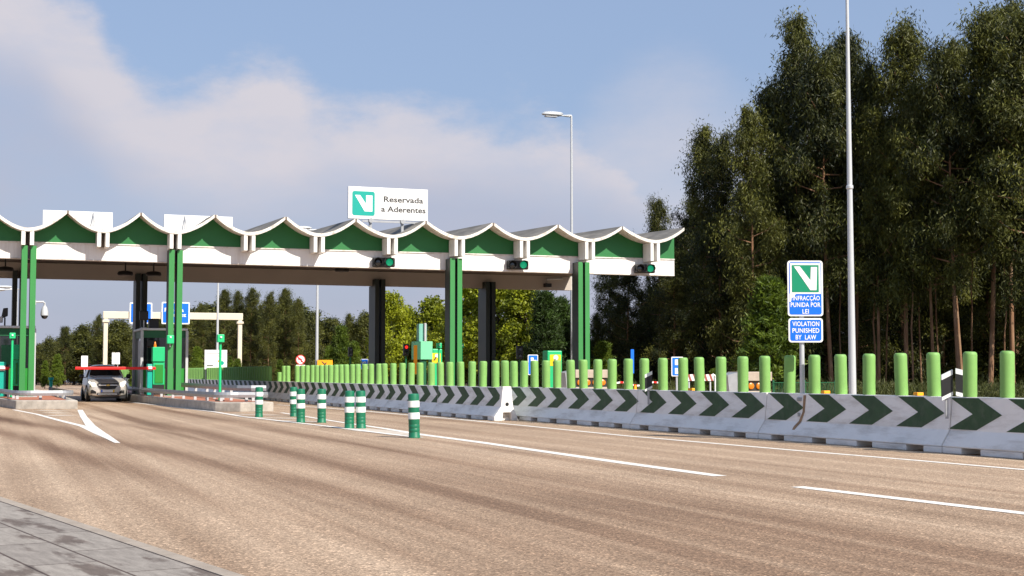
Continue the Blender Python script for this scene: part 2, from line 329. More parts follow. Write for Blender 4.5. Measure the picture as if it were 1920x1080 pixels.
# ================================================================ SETTING: ground, road, pavement
def asphalt():
    m = bpy.data.materials.new('asphalt'); m.use_nodes = True; nt = m.node_tree; N = nt.nodes; L = nt.links; b = N['Principled BSDF']
    b.inputs['Roughness'].default_value = .85; b.inputs['Specular IOR Level'].default_value = .3
    tc = N.new('ShaderNodeTexCoord')
    def noise(scale, st, detail=5, rough=.6, loc=(0, 0, 0)):
        mp = N.new('ShaderNodeMapping'); mp.inputs['Scale'].default_value = st; mp.inputs['Location'].default_value = loc; L.new(tc.outputs['Object'], mp.inputs[0])
        n = N.new('ShaderNodeTexNoise'); n.inputs['Scale'].default_value = scale; n.inputs['Detail'].default_value = detail; n.inputs['Roughness'].default_value = rough
        L.new(mp.outputs[0], n.inputs[0]); return n
    def ramp(n, stops):
        r = N.new('ShaderNodeValToRGB'); L.new(n.outputs[0], r.inputs[0]); e = r.color_ramp.elements
        while len(e) < len(stops): e.new(.5)
        for k, (p, c) in zip(e, stops): k.position = p; k.color = (*c, 1)
        return r.outputs[0]
    def mul(a, bb, f=1.):
        x = N.new('ShaderNodeMix'); x.data_type = 'RGBA'; x.blend_type = 'MULTIPLY'; x.inputs[0].default_value = f; L.new(a, x.inputs[6]); L.new(bb, x.inputs[7]); return x.outputs[2]
    # tyre wear: two tracks per stream of traffic, straight in the lane and drifting in from the left lanes
    sx = N.new('ShaderNodeSeparateXYZ'); L.new(tc.outputs['Object'], sx.inputs[0])
    def mt(op, a, b_=None, c_=None, cl=False):
        n = N.new('ShaderNodeMath'); n.operation = op; n.use_clamp = cl
        for i, x in enumerate((a, b_, c_)):
            if x is None: continue
            if isinstance(x, (int, float)): n.inputs[i].default_value = x
            else: L.new(x, n.inputs[i])
        return n.outputs[0]
    wob = noise(1.0, (.25, .05, 1), 2, .5, (1, 5, 0)); wu = mt('MULTIPLY_ADD', wob.outputs[0], 1.1, mt('ADD', sx.outputs[0], -.55))
    gate = noise(1.0, (.5, .05, 1), 3, .55, (9, 3, 0))
    tot = None
    for (u_, k_, wdt, st) in ((4.45, -.012, .34, .85), (6.15, -.005, .28, .72), (3.95+.84, -.105, .34, .95), (2.7+.84, -.105, .32, .8), (5.3, -.06, .16, .5), (9.3, 0, .35, .30), (10.8, 0, .35, .3), (-1.2, -.06, .4, .6), (15.6, 0, .4, .5), (21.3, 0, .4, .5)):
        d = mt('ABSOLUTE', mt('ADD', mt('MULTIPLY_ADD', sx.outputs[1], -k_, wu), -u_))
        g = mt('POWER', 2.718, mt('MULTIPLY', mt('POWER', mt('DIVIDE', d, wdt), 2), -1)); g = mt('MULTIPLY', g, st)
        tot = g if tot is None else mt('MAXIMUM', tot, g)
    bz = N.new('ShaderNodeMapRange'); bz.interpolation_type = 'SMOOTHSTEP'; L.new(sx.outputs[1], bz.inputs[0]); bz.inputs[1].default_value = 21; bz.inputs[2].default_value = 9; bz.inputs[3].default_value = 0; bz.inputs[4].default_value = .42
    bd = mt('POWER', 2.718, mt('MULTIPLY', mt('POWER', mt('DIVIDE', mt('ADD', wu, -5.4), 1.9), 2), -1)); broad = mt('MULTIPLY', bd, bz.outputs[0])   # the lane most driven
    gt_ = N.new('ShaderNodeMapRange'); L.new(gate.outputs[0], gt_.inputs[0]); gt_.inputs[1].default_value = .3; gt_.inputs[2].default_value = .62; gt_.inputs[3].default_value = .35; gt_.inputs[4].default_value = 1.1
    nr_ = N.new('ShaderNodeMapRange'); nr_.interpolation_type = 'SMOOTHSTEP'; L.new(sx.outputs[1], nr_.inputs[0]); nr_.inputs[1].default_value = 9; nr_.inputs[2].default_value = 24; nr_.inputs[3].default_value = .32; nr_.inputs[4].default_value = 1.0
    tot = mt('ADD', mt('MULTIPLY', mt('MULTIPLY', tot, gt_.outputs[0]), nr_.outputs[0]), broad)
    sn = noise(1.0, (2.2, .03, 1), 5, .6, (3.3, 0, 0))
    lv = mt('SUBTRACT', mt('MULTIPLY_ADD', sn.outputs[0], .80, .20), mt('MULTIPLY', tot, .42))
    class _o: outputs = [lv]
    streak = _o
    c = ramp(streak, [(.14, (.13, .074, .046)), (.36, (.235, .155, .102)), (.52, (.345, .248, .173)), (.72, (.46, .35, .255))])
    fine = noise(1.0, (2.6, .06, 1), 4, .6, (8, 2, 0)); c = mul(c, ramp(fine, [(.3, (.86, .84, .82)), (.7, (1.1, 1.1, 1.1))]), .8)
    patch = noise(.35, (1, 1, 1), 4, .5, (4, 4, 0)); c = mul(c, ramp(patch, [(.3, (.86, .85, .84)), (.7, (1.1, 1.1, 1.1))]), .8)
    vo = N.new('ShaderNodeTexVoronoi'); vo.inputs['Scale'].default_value = 68; L.new(tc.outputs['Object'], vo.inputs[0])
    sp = N.new('ShaderNodeSeparateColor'); L.new(vo.outputs['Color'], sp.inputs[0])
    r = N.new('ShaderNodeValToRGB'); L.new(sp.outputs[0], r.inputs[0]); e = r.color_ramp.elements
    e[0].position = 0; e[0].color = (.48, .46, .44, 1); e[1].position = .92; e[1].color = (1.28, 1.27, 1.25, 1); k = e.new(.98); k.color = (2.1, 2.05, 2.0, 1)
    c = mul(c, r.outputs[0], .85)
    gr = noise(28, (1, 1, 1), 5, .75); c = mul(c, ramp(gr, [(.3, (.78, .77, .76)), (.7, (1.2, 1.2, 1.2))]), .8)
    L.new(c, b.inputs['Base Color'])
    bp = N.new('ShaderNodeBump'); bp.inputs['Strength'].default_value = .55; bp.inputs['Distance'].default_value = .006; L.new(vo.outputs['Distance'], bp.inputs['Height']); L.new(bp.outputs[0], b.inputs['Normal'])
    M['asphalt'] = m
asphalt()
M['soil'] = mat('verge_soil', (.075, .062, .035), .95, var=.5, scale=.6, bump=.5, dirt=((.05, .075, .018), .8, .9, (1, 1, 1)))
M['marking'] = mat('road_marking_paint', (.78, .75, .70), .7, var=.1, scale=9, bump=.2, dirt=((.36, .27, .2), .45, 9, (1, 1, 1)))
M['oldmark'] = mat('worn_marking_paint', (.56, .49, .41), .8, var=.15, scale=9, dirt=((.33, .25, .19), .8, 5, (1, 1, 1)))
def sheet(pts, z):
    return MB().add([(p[0], p[1], z) for p in pts], [tuple(range(len(pts)))])
struct('ground', sheet([(-1500, -300), (1500, -300), (1500, 2500), (-1500, 2500)], -.03), 'soil', 'dry earth and weeds beside the motorway')
struct('road', sheet([(-40, -30), (31.5, -30), (31.5, 600), (-40, 600)], 0), 'asphalt', 'worn brown grey asphalt with dark tyre streaks')
# pavement in the near left corner
A, B = G(0, 930, .05), G(465, 1080, .05)
pd = (B-A).normalized(); pn = Vector((-pd.y, pd.x, 0))
if pn.x > 0: pn = -pn
def paver():
    m = bpy.data.materials.new('pavement_slabs'); m.use_nodes = True; nt = m.node_tree; N = nt.nodes; L = nt.links; b = N['Principled BSDF']; b.inputs['Roughness'].default_value = .85
    tc = N.new('ShaderNodeTexCoord'); br = N.new('ShaderNodeTexBrick'); L.new(tc.outputs['Object'], br.inputs[0])
    br.inputs['Scale'].default_value = 1; br.inputs['Brick Width'].default_value = 1.1; br.inputs['Row Height'].default_value = .40; br.inputs['Mortar Size'].default_value = .009
    br.inputs['Color1'].default_value = (.25, .225, .20, 1); br.inputs['Color2'].default_value = (.19, .168, .15, 1); br.inputs['Mortar'].default_value = (.07, .05, .04, 1); br.inputs['Bias'].default_value = -.3
    def nz(scale, st, loc):
        mp = N.new('ShaderNodeMapping'); mp.inputs['Scale'].default_value = st; mp.inputs['Rotation'].default_value = (0, 0, math.atan2(pd.y, pd.x)+YAW); mp.inputs['Location'].default_value = loc; L.new(tc.outputs['Object'], mp.inputs[0])
        n = N.new('ShaderNodeTexNoise'); n.inputs['Scale'].default_value = scale; n.inputs['Detail'].default_value = 6; n.inputs['Roughness'].default_value = .6; L.new(mp.outputs[0], n.inputs[0]); return n.outputs[0]
    def mul(a, f, lo, hi, c0, c1):
        r = N.new('ShaderNodeValToRGB'); L.new(f, r.inputs[0]); e = r.color_ramp.elements; e[0].position = lo; e[0].color = (*c0, 1); e[1].position = hi; e[1].color = (*c1, 1)
        x = N.new('ShaderNodeMix'); x.data_type = 'RGBA'; x.blend_type = 'MULTIPLY'; x.inputs[0].default_value = 1; L.new(a, x.inputs[6]); L.new(r.outputs[0], x.inputs[7]); return x.outputs[2]
    c = mul(br.outputs[0], nz(1.7, (.6, 2.0, 1), (2, 3, 0)), .40, .47, (.50, .43, .40), (1.08, 1.07, 1.06))
    c = mul(c, nz(6, (.6, 3., 1), (5, 1, 0)), .3, .7, (.76, .75, .74), (1.22, 1.22, 1.22))
    c = mul(c, nz(60, (1, 1, 1), (0, 1, 0)), .3, .7, (.85, .85, .85), (1.15, 1.15, 1.15))
    L.new(c, b.inputs['Base Color'])
    bp = N.new('ShaderNodeBump'); bp.inputs['Strength'].default_value = .4; bp.inputs['Distance'].default_value = .01; L.new(br.outputs[1], bp.inputs['Height']); bp.invert = True; L.new(bp.outputs[0], b.inputs['Normal'])
    M['paver'] = m
paver()
KW = .12
ang = math.atan2(pd.y, pd.x)
pv = struct('pavement', MB().add([(-9, -.0, 0), (14, 0, 0), (14, -12, 0), (-9, -12, 0), (-9, 0, -.06), (14, 0, -.06)], [(0, 1, 2, 3), (0, 4, 5, 1)]), 'paver', 'grey concrete slab pavement with dark stains')
if (Matrix.Rotation(ang, 3, 'Z') @ Vector((0, -1, 0))).dot(pn) < 0: pv.scale = (1, -1, 1)
pv.location = A + pn*KW + Vector((0, 0, .0)); pv.rotation_euler = (0, 0, ang)
kb = struct('pavement_kerb', MB().prism([(-.02, -.06), (KW-.004, -.06), (KW-.004, .002), (.015, .002), (-.02, -.02)], -9, 14, axis='x'), 'kerbstrip', 'pale concrete kerb strip along the slab pavement')
if (Matrix.Rotation(ang, 3, 'Z') @ Vector((0, 1, 0))).dot(pn) < 0: kb.scale = (1, -1, 1)
kb.location = A; kb.rotation_euler = (0, 0, ang)
# painted lines, each its own strip a few mm above the asphalt
def line(pix, w, mname='marking', z=.004, label=None, widths=None):
    p = [G(x, y).xy for x, y in pix]; n = len(p); vs_ = []; ws = widths or [w]*n
    for i in range(n):
        t = (p[min(i+1, n-1)]-p[max(i-1, 0)]).normalized(); nr = Vector((t.y, -t.x))
        vs_ += [(*(p[i]-nr*ws[i]/2), z), (*(p[i]+nr*ws[i]/2), z)]
    struct('lane_marking', MB().add(vs_, [(2*i, 2*i+1, 2*i+3, 2*i+2) for i in range(n-1)]), mname, label)
line([(2300, 912), (1920, 881), (1700, 862), (1500, 845.5), (1180, 818), (980, 798), (860, 786.5), (690, 771.5), (600, 764.5), (520, 759)], .13, label='long white edge line beside the chevron barrier')
line([(1350, 893), (1160, 867), (1000, 844), (900, 829.5), (790, 815), (720, 803.5), (650, 793.5), (575, 781.5), (528, 774)], .2, label='white line running from the lane into the right edge of the bollard gore', widths=[.18, .2, .2, .2, .2, .16, .13, .12, .12])
line([(788, 821), (735, 815), (675, 807.5), (618, 800), (560, 793.5), (500, 786.5), (455, 781.5), (402, 772.5), (300, 760.5), (244, 754.5)], .15, 'marking', .008, label='white line along the left edge of the bollard gore')
line([(2250, 1002), (1920, 963), (1700, 937), (1495, 913)], .17, label='white lane dash near the right edge')
line([(26, 768.5), (70, 777), (110, 788), (155, 799), (190, 814), (221, 831)], .28, label='left arm of the white road arrow gore', widths=[.12, .13, .14, .16, .22, .08])
line([(150, 769), (157, 782), (170, 799), (192, 815), (219, 831)], .36, z=.008, label='right arm of the white road gore', widths=[.16, .17, .20, .18, .07])
for k, (x0, x1, y) in enumerate(((70, 124, 770.2), (86, 124, 774.2), (100, 123, 779))):
    line([(x0, y-.4), (x1, y+.6)], .5 if k < 2 else .7, 'oldmark', label='worn white bar of the left gore')
for (x0, x1, y) in ((430, 520, 776.5), (470, 560, 783), (520, 600, 789)):
    line([(x0, y), (x1, y+2)], .35, 'oldmark', label='worn white bar in the bollard gore')
line([(650, 802), (700, 808), (740, 812.5), (785, 817)], .5, 'oldmark', label='worn white bar in the bollard gore tip', widths=[.5, .7, .5, .15])

# traffic islands: kerb block + red paving
ISL_Z = .28
def island(name, poly, label):
    mb = MB(); n = len(poly); mb.prism([(p[0], p[1]) for p in poly], -.02, ISL_Z, axis='z')
    o = struct(name, mb, 'concrete', label); bv = o.modifiers.new('bevel', 'BEVEL'); bv.width = .03; bv.segments = 2
    cx = sum(p[0] for p in poly)/n
    inn = [(cx+(p[0]-cx)*.78, p[1]+(.45 if p[1] < 50 else -.4)) for p in poly]
    part('paving_infill', MB().add([(p[0], p[1], ISL_Z+.004) for p in inn], [tuple(range(n))]), 'redpave', o)
island('traffic_island', [(6.95, 43.9), (7.6, 43.2), (8.62, 43.3), (8.75, 48), (8.85, 82), (6.2, 82), (6.2, 60), (6.55, 50)], 'right hand concrete island in front of the guardrails')
iC, iD = G(29, 767), G(145.5, 767)
island('traffic_island', [(iC.x, iC.y), (iD.x, iD.y), (3.35, 53), (3.45, 82), (.3, 82), (.3, 62), (.8, 55)], 'left hand concrete island at the left edge')
island('traffic_island', [(17.3, 47), (19.4, 47), (19.7, 50), (19.7, 82), (17.0, 82), (17.0, 50)], 'concrete island under the third front column behind the barrier')
island('traffic_island', [(23.4, 47), (25.3, 47), (25.6, 50), (25.6, 82), (23.1, 82), (23.1, 50)], 'concrete island under the rightmost front column behind the barrier')

# ================================================================ TOLL CANOPY
VF, VR = 56.1, 67.6                       # front face of the front beam, inner face of the rear beam
BZ = 5.4
valley_px = {0: 52, 1: 193.7, 2: 329, 3: 467.7, 4: 598, 5: 735, 6: 861, 7: 983, 8: 1105, 9: 1227}
peak_px = {0: 127, 1: 264.6, 2: 404, 3: 536.5, 4: 667.7, 5: 799, 6: 925, 7: 1046.6, 8: 1167, 9: 1283}
VE = VF-.84
vu = {n: AV(p, 440, VE+.1).x for n, p in valley_px.items()}; pu = {n: AV(p, 410, VE).x for n, p in peak_px.items()}
per = vu[1]-vu[0]
for n in (-1, -2, -3): vu[n] = vu[0]+per*n; pu[n] = vu[n]+per*.52
pu[-4] = pu[-3]-per
u0, u1 = vu[0], vu[9]
def lerp(a, b, t): return a+(b-a)*t
def tz(u): return max(-.3, min(1.1, (u-u0)/(u1-u0)))
ztop = lambda u: lerp(5.99, 6.10, tz(u))         # top of the white beam
zval = lambda u: lerp(6.48, 6.86, tz(u))         # top of shell in the valley
zpk = lambda u: lerp(7.20, 7.44, tz(u))          # top of shell at the ridge
CL = pu[-4]; CRt = 28.75
toll = thing('toll_canopy', 'long white toll plaza canopy with wavy roof and green posts over the lanes', 'toll canopy', (14, 61.8, 0))
def beam(v0, v1, name, mt, x0=CL, x1=CRt, top=None):
    mb = MB(); xs = [x0, x1]; vs_ = []
    for x in xs:
        t = ztop(x) if top is None else top
        vs_ += [(x, v0, BZ), (x, v1, BZ), (x, v1, t), (x, v0, t)]
    mb.add(vs_, [(0, 1, 5, 4), (1, 2, 6, 5), (2, 3, 7, 6), (3, 0, 4, 7), (0, 3, 2, 1), (4, 5, 6, 7)])
    return part(name, mb, mt, toll, absolute=True)
beam(VF, VF+.35, 'front_beam', 'beamwhite')
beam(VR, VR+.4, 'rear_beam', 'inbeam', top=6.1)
part('beam_cap', MB().add([(CL, VF-.04, ztop(CL)+.002), (CRt, VF-.04, ztop(CRt)+.002), (CRt, VF+.05, ztop(CRt)+.002), (CL, VF+.05, ztop(CL)+.002),
     (CL, VF-.04, ztop(CL)+.045), (CRt, VF-.04, ztop(CRt)+.045), (CRt, VF+.05, ztop(CRt)+.045), (CL, VF+.05, ztop(CL)+.045)],
     [(0, 3, 2, 1), (4, 5, 6, 7), (0, 1, 5, 4), (1, 2, 6, 5), (2, 3, 7, 6), (3, 0, 4, 7)]), 'edge', toll, absolute=True)
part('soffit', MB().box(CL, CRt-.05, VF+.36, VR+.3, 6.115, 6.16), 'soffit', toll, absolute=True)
part('end_face', MB().box(CRt+.001, CRt+.03, VR-.003, VR+.4, BZ, 6.1), 'beamwhite', toll, absolute=True)
part('gutter_pipe', MB().tube([(CRt-.5, VR-.06, 5.98), (CRt-1.4, VR-.06, 5.93)], .05), 'polewhite', toll, absolute=True, smooth=True)
def shell_z(n, x):
    v = vu[n]; a, b = pu[n-1], pu[n]
    t = (x-v)/(b-v) if x > v else (v-x)/(v-a)
    return zval(v)+(zpk(b if x > v else a)-zval(v))*(abs(t)**1.8)
TH = .13; RISE = .031
for n in range(-3, 10):
    a, b = pu[n-1]+.035, pu[n]-.035
    if n == 9: b = pu[9]
    xs = [a+(b-a)*k/18 for k in range(19)]; mb = MB(); vs_ = []
    y0, y1 = VE, VR+1.0
    for x in xs:
        z = shell_z(n, x); r_ = RISE*(y1-y0)
        vs_ += [(x, y0, z-TH), (x, y0, z), (x, y1, z+r_), (x, y1, z+r_-TH)]
    K = len(xs)
    mb.add(vs_, [(4*i+1, 4*i+5, 4*i+6, 4*i+2) for i in range(K-1)], 1)
    mb.add(vs_, [(4*i, 4*i+4, 4*i+5, 4*i+1) for i in range(K-1)]+[(4*i+3, 4*i+7, 4*i+4, 4*i) for i in range(K-1)]+[(4*i+2, 4*i+6, 4*i+7, 4*i+3) for i in range(K-1)]
           +[(0, 1, 2, 3), (4*K-4, 4*K-1, 4*K-2, 4*K-3)], 0)
    part('roof_shell', mb, ['edge', 'rooftop'], toll, absolute=True)
    if n < 9: part('ridge_cap', MB().add([(x_, y_, z_+RISE*(y_-VE)) for x_ in (b-.01, b+.08) for y_ in (VE+.03, VR+.98) for z_ in (zpk(b)-TH-.02, zpk(b)-.045)], [(0, 1, 3, 2), (4, 6, 7, 5), (0, 4, 5, 1), (2, 3, 7, 6), (0, 2, 6, 4), (1, 5, 7, 3)]), 'soffit', toll, absolute=True)
    # brackets under the valley, front and rear
    for s_ in (-1, 1):
        c = vu[n]+s_*.15; zb = ztop(c)-.14
        part('bracket', MB().box(c-.07, c+.07, VE+.02, VF-.05, zb, shell_z(n, c)-TH+.01), 'white', toll, absolute=True, bevel=.008)
    mbf = MB()                          # recessed filler between the brackets
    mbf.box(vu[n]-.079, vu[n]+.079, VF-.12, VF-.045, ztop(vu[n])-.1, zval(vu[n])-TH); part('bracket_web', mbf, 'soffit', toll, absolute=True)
for n in range(-3, 10):                   # green gable panel in every bay, from valley to valley
    a = vu[n]+.0; b = vu[n+1] if n < 9 else CRt
    xs = [a+(b-a)*k/24 for k in range(25)]; poly = []
    for x in xs:
        m_ = n if x <= pu[n] else n+1
        if m_ > 9: m_ = 9
        poly.append((x, shell_z(m_, min(x, pu[9]))-TH+.03+RISE*.75))
    base = [(x, ztop(x)+.047) for x in xs]
    mb = MB()
    for yv in (VF+.0, VF+.06):
        pass
    mb.prism(base+poly[::-1], VF+.005, VF+.06)
    part('gable_panel', mb, 'green', toll, absolute=True)
    mb = MB().prism([(x, 6.1) for x in xs]+[(p[0], p[1]+RISE*11) for p in poly[::-1]], VR+.1, VR+.16); part('gable_panel', mb, 'green', toll, absolute=True)
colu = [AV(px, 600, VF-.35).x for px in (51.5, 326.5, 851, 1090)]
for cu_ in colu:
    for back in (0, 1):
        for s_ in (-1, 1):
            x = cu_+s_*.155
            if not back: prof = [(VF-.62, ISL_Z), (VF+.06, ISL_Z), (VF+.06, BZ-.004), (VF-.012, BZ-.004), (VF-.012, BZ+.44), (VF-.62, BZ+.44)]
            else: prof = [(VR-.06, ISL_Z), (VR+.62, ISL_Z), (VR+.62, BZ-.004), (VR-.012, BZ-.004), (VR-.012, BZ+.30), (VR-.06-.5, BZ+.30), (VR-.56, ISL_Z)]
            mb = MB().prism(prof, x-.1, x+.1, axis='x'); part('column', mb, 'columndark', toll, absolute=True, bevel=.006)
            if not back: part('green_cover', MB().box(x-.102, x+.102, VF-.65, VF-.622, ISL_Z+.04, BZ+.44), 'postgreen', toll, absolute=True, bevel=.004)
        yb = VF-.3 if not back else VR
        part('base_plate', MB().box(cu_-.38, cu_+.38, yb-.42, yb+.42, ISL_Z+.006, ISL_Z+.03), 'galv', toll, absolute=True)
for (px, py) in ((235, 513), (288, 514), (10, 505), (641, 506)):           # lamps hung from the soffit
    p = AV(px, py, 63.5); 
    part('soffit_lamp', MB().lathe([(.30, 0), (.34, .06), (.30, .16), (.12, .2)], 20, (p.x, p.y, p.z-.08)), 'black', toll, smooth=True, absolute=True)
    part('lamp_rod', MB().box(p.x-.03, p.x+.03, 63.47, 63.53, p.z+.12, 6.113), 'black', toll, absolute=True)
p = AV(1030, 524, VR-.5)
part('floodlight', MB().box(p.x-.16, p.x+.16, VR-.42, VR-.1, 5.52, 5.7).box(p.x+.1, p.x+.16, VR-.1, VR-.003, 5.58, 5.64), 'black', toll, absolute=True)
# pale lower trim of the front beam and cable tray
part('drip_edge', MB().box(CL, CRt, VF-.015, VF-.003, BZ+.0, BZ+.03), 'edge', toll, absolute=True)

# ---- signs on top of the canopy
def vmark(mb_parent, cx, cz, w, h, y, m, x0=.1):
    pts = [(.08, .92), (.33, .92), (.62, .47), (.62, .92), (.93, .92), (.93, .08), (.55, .08)]
    part('emblem', MB().prism([(cx-w/2+a*w, cz-h/2+b*h) for a, b in pts], y-.004, y), m, mb_parent)
a = AV(653, 415, 56.6); b = AV(802, 415, 56.6); at = AV(728, 352.5, 56.6); ab = AV(728, 412, 56.6)
w = b.x-a.x; h = at.z-ab.z
sg = thing('roof_sign', 'white lane sign on the canopy roof with teal emblem and black words', 'sign', ((a.x+b.x)/2, 56.6, ab.z))
part('sign_panel', MB().box(-w/2, w/2, 0, .16, 0, h), 'signwhite', sg, bevel=.01)
part('sign_face', MB().box(-w/2+.12, w/2-.12, -.006, -.001, .1, h-.13), 'boardgrey', sg)
part('emblem_panel', MB().prism(rrect(h*.72, h*.76, .09, cx=-w/2+.16+h*.36, cz=h*.48), -.012, -.007), 'signteal', sg)
vmark(sg, -w/2+.16+h*.36, h*.485, h*.66, h*.60, -.0125, 'signwhite')
text_mesh('Reservada', w*.50, h*.17, w*.19, h*.56, -.008, 'ink', sg, .022)
text_mesh('a Aderentes', w*.565, h*.17, w*.19, h*.25, -.008, 'ink', sg, .022)
for fx in (-.22, .18): part('mounting_leg', MB().box(fx*w-.05, fx*w+.05, .02, .14, -.55, -.003).lathe([(.1, -.08), (.1, .12)], 12, (fx*w, .0, -.06), 'y'), 'rail', sg)
part('support_rail', MB().box(-w*.33, w*.42, -.03, .015, -.13, -.05), 'rail', sg)
for px0, px1, pyt, lab in ((80, 211, 394.5, 'leftmost blank white sign board standing behind the canopy roof'), (307.5, 436, 403, 'second blank white sign board behind the canopy roof, nearer the words sign')):
    v_ = 57.3; a = AV(px0, 425, v_); b = AV(px1, 425, v_); tp = AV((px0+px1)/2, pyt+1.5, v_); w = b.x-a.x; h = 1.05
    bs = thing('blank_roof_sign', lab, 'sign', ((a.x+b.x)/2, v_, tp.z-h))
    part('sign_panel', MB().box(-w/2, w/2, 0, .14, 0, h), 'signwhite', bs, bevel=.01)
    fx = w*(.22 if px0 < 200 else -.2)
    part('stay_rod', MB().tube([(fx, -.02, h*.97), (fx-.04, -.35, h*.25)], .02).tube([(fx, -.02, h*.97), (fx+.1, -.2, h*.2)], .015), 'rail', bs)
    part('mounting_leg', MB().box(-w*.3, -w*.3+.08, .02, .1, -.4, -.002).box(w*.3-.08, w*.3, .02, .1, -.4, -.002), 'rail', bs)
# ---- lane signals on the front beam
def lane_signal(px, py, lab):
    p = AV(px, py, VF-.25)
    t = thing('lane_signal', lab, 'traffic light', (p.x, VF-.0, p.z), 0, 'green lane signals on the white canopy beam')
    part('housing', MB().box(-.46, .46, -.32, -.12, -.19, .19), 'black', t, bevel=.05)
    part('bracket', MB().box(-.1, .1, -.12, -.002, -.1, .1), 'rail', t)
    for s_, mm, nm in ((-.22, 'black', 'dark_lens'), (.24, 'greenlens', 'green_lens')):
        part(nm, MB().lathe([(.145, 0), (.13, -.03), (.06, -.05)], 18, (s_, -.325, 0), 'y'), mm if nm[0] == 'g' else 'glass', t, smooth=True)
        hood = MB(); vs_ = []
        for k in range(13):
            a = R(-20+220*k/12)
            for yy, rr in ((-.32, .17), (-.56, .185), (-.56, .17), (-.32, .155)): vs_.append((s_+rr*math.cos(a), yy+(.1 if yy < -.5 and False else 0), rr*math.sin(a)))
        hood.add(vs_, [(4*i+j, 4*i+(j+1) % 4, 4*i+4+(j+1) % 4, 4*i+4+j) for i in range(12) for j in range(4)]+[(0, 1, 2, 3), (48, 49, 50, 51)])
        part('visor', hood, 'black', t)
    t.rotation_euler = (0, 0, R(-14))
    return t
lane_signal(722, 492, 'green lane signal on the canopy beam, leftmost, left of the third front column')
lane_signal(973, 497, 'green lane signal on the canopy beam between the two right columns')
lane_signal(1211, 504, 'green lane signal at the right end of the canopy beam')
# cctv
pd_ = AV(63, 567, VF-.3)
cc = thing('dome_camera', 'white dome camera on a short arm from the leftmost front column', 'camera', (colu[0]+.257, VF-.3, pd_.z))
part('arm', MB().box(-.0, .03, -.06, .06, -.09, .09).tube([(.03, 0, .02), (.3, 0, .03), (.34, 0, -.02), (.34, 0, -.12)], .035), 'polewhite', cc, smooth=True)
part('camera_body', MB().lathe([(.05, .36), (.09, .3), (.13, .16), (.14, .06), (.14, .0)], 18, (.34, 0, -.48)), 'polewhite', cc, smooth=True)
part('lens_dome', MB().lathe([(.125, 0), (.11, -.06), (.07, -.11), (.02, -.125)], 18, (.34, 0, -.482)), 'glass', cc, smooth=True)

# ================================================================ NEW JERSEY BARRIER
def barrier_mesh(Ln, chev0, n_notch=4, endcap=False):
    # local: face towards -x at x=0, runs along +y from 0 to Ln; chevrons point to -y
    mb = MB(); z0 = .09
    prof = [(0, z0), (.0, .11), (.15, .33), (.2, .81), (.4, .81), (.45, .33), (.6, .11), (.6, z0)]
    mb.prism(prof, .012, Ln-.012)
    edges = [0.0]; step = Ln/n_notch
    for k in range(n_notch): edges += [k*step+step*.5-.19, k*step+step*.5+.19]
    edges.append(Ln)
    for i in range(0, len(edges), 2): mb.box(.004, .596, edges[i]+.008, edges[i+1]-.008, 0, z0-.001)
    def face(y, z):                               # a point on the upper face, 3 mm proud
        t = (z-.33)/.48; x = .15+.05*t; nx, nz = -.9946, .1036*1
        return (x+nx*.003, y, z+nz*.003)
    lo, hi, mid = .345, .797, .57
    y = chev0
    while y < Ln+1.2:
        # dark chevron: tip towards -y
        def clip(poly):
            out = []
            def ins(p, lim, sgn): return (p[0]-lim)*sgn >= 0
            P_ = poly
            for lim, sgn in ((.01, 1), (Ln-.01, -1)):
                Q = []
                for i in range(len(P_)):
                    a_, b_ = P_[i], P_[(i+1) % len(P_)]
                    ia, ib = ins(a_, lim, sgn), ins(b_, lim, sgn)
                    if ia: Q.append(a_)
                    if ia != ib:
                        t = (lim-a_[0])/(b_[0]-a_[0]); Q.append((lim, a_[1]+(b_[1]-a_[1])*t))
                P_ = Q
                if not P_: return []
            return P_
        for poly in ([(y, mid), (y+.6, mid), (y+1.1, hi), (y+.5, hi)], [(y, mid), (y+.5, lo), (y+1.1, lo), (y+.6, mid)]):
            q = clip(poly)
            if len(q) > 2: mb.add([face(*p) for p in q], [tuple(range(len(q)))], 1)
        y += 1.2
    return mb
bar_n = 0; near_x = lambda v: lerp(13.22, 12.62, min(1, max(-1, (v-15.4)/(33.4-15.4))))
# near run: measured joints
joints = [2.6, 7.5, 12.4, 17.3, 22.2, 27.1, 33.2]
names_near = ['chevron barrier segment cut by the right edge, foremost in view', None]
lab_near = {3: 'chevron barrier segment right of the street lamp pole, before the cracked joint at the black marker', 4: 'chevron barrier segment carrying the tall blue violation sign, with rust stain',
            5: 'chevron barrier segment left end of near run behind the white barrier end'}
def put_barrier(x0, y0, x1, y1, c0, label, notches=4, group='green chevron concrete barrier segments'):
    Ln = math.hypot(x1-x0, y1-y0)
    mb = barrier_mesh(Ln, c0, notches)
    o = single('concrete_barrier', mb, ['barrier', 'chevron'], label, 'barrier', (x0, y0, 0), -math.atan2(x1-x0, y1-y0), group)
    bv = o.modifiers.new('bevel', 'BEVEL'); bv.width = .012; bv.segments = 2; bv.limit_method = 'ANGLE'; bv.angle_limit = R(40); bv.material = -1
    return o
tips = 17.3                                # a chevron tip lies here; period 1.2
labs = ['chevron barrier segment outside right edge', 'chevron barrier segment at the right edge of the picture', 'chevron barrier segment right of the two black and white markers',
        'chevron barrier segment between the street lamp pole and the black markers', 'chevron barrier segment carrying the pole of the violation sign',
        'chevron barrier segment by the left slanted black marker, at the near run left end']
segs = [(7.5, 12.4), (12.4, 17.3), (17.3, 22.2), (22.2, 27.1), (27.1, 35.0)]
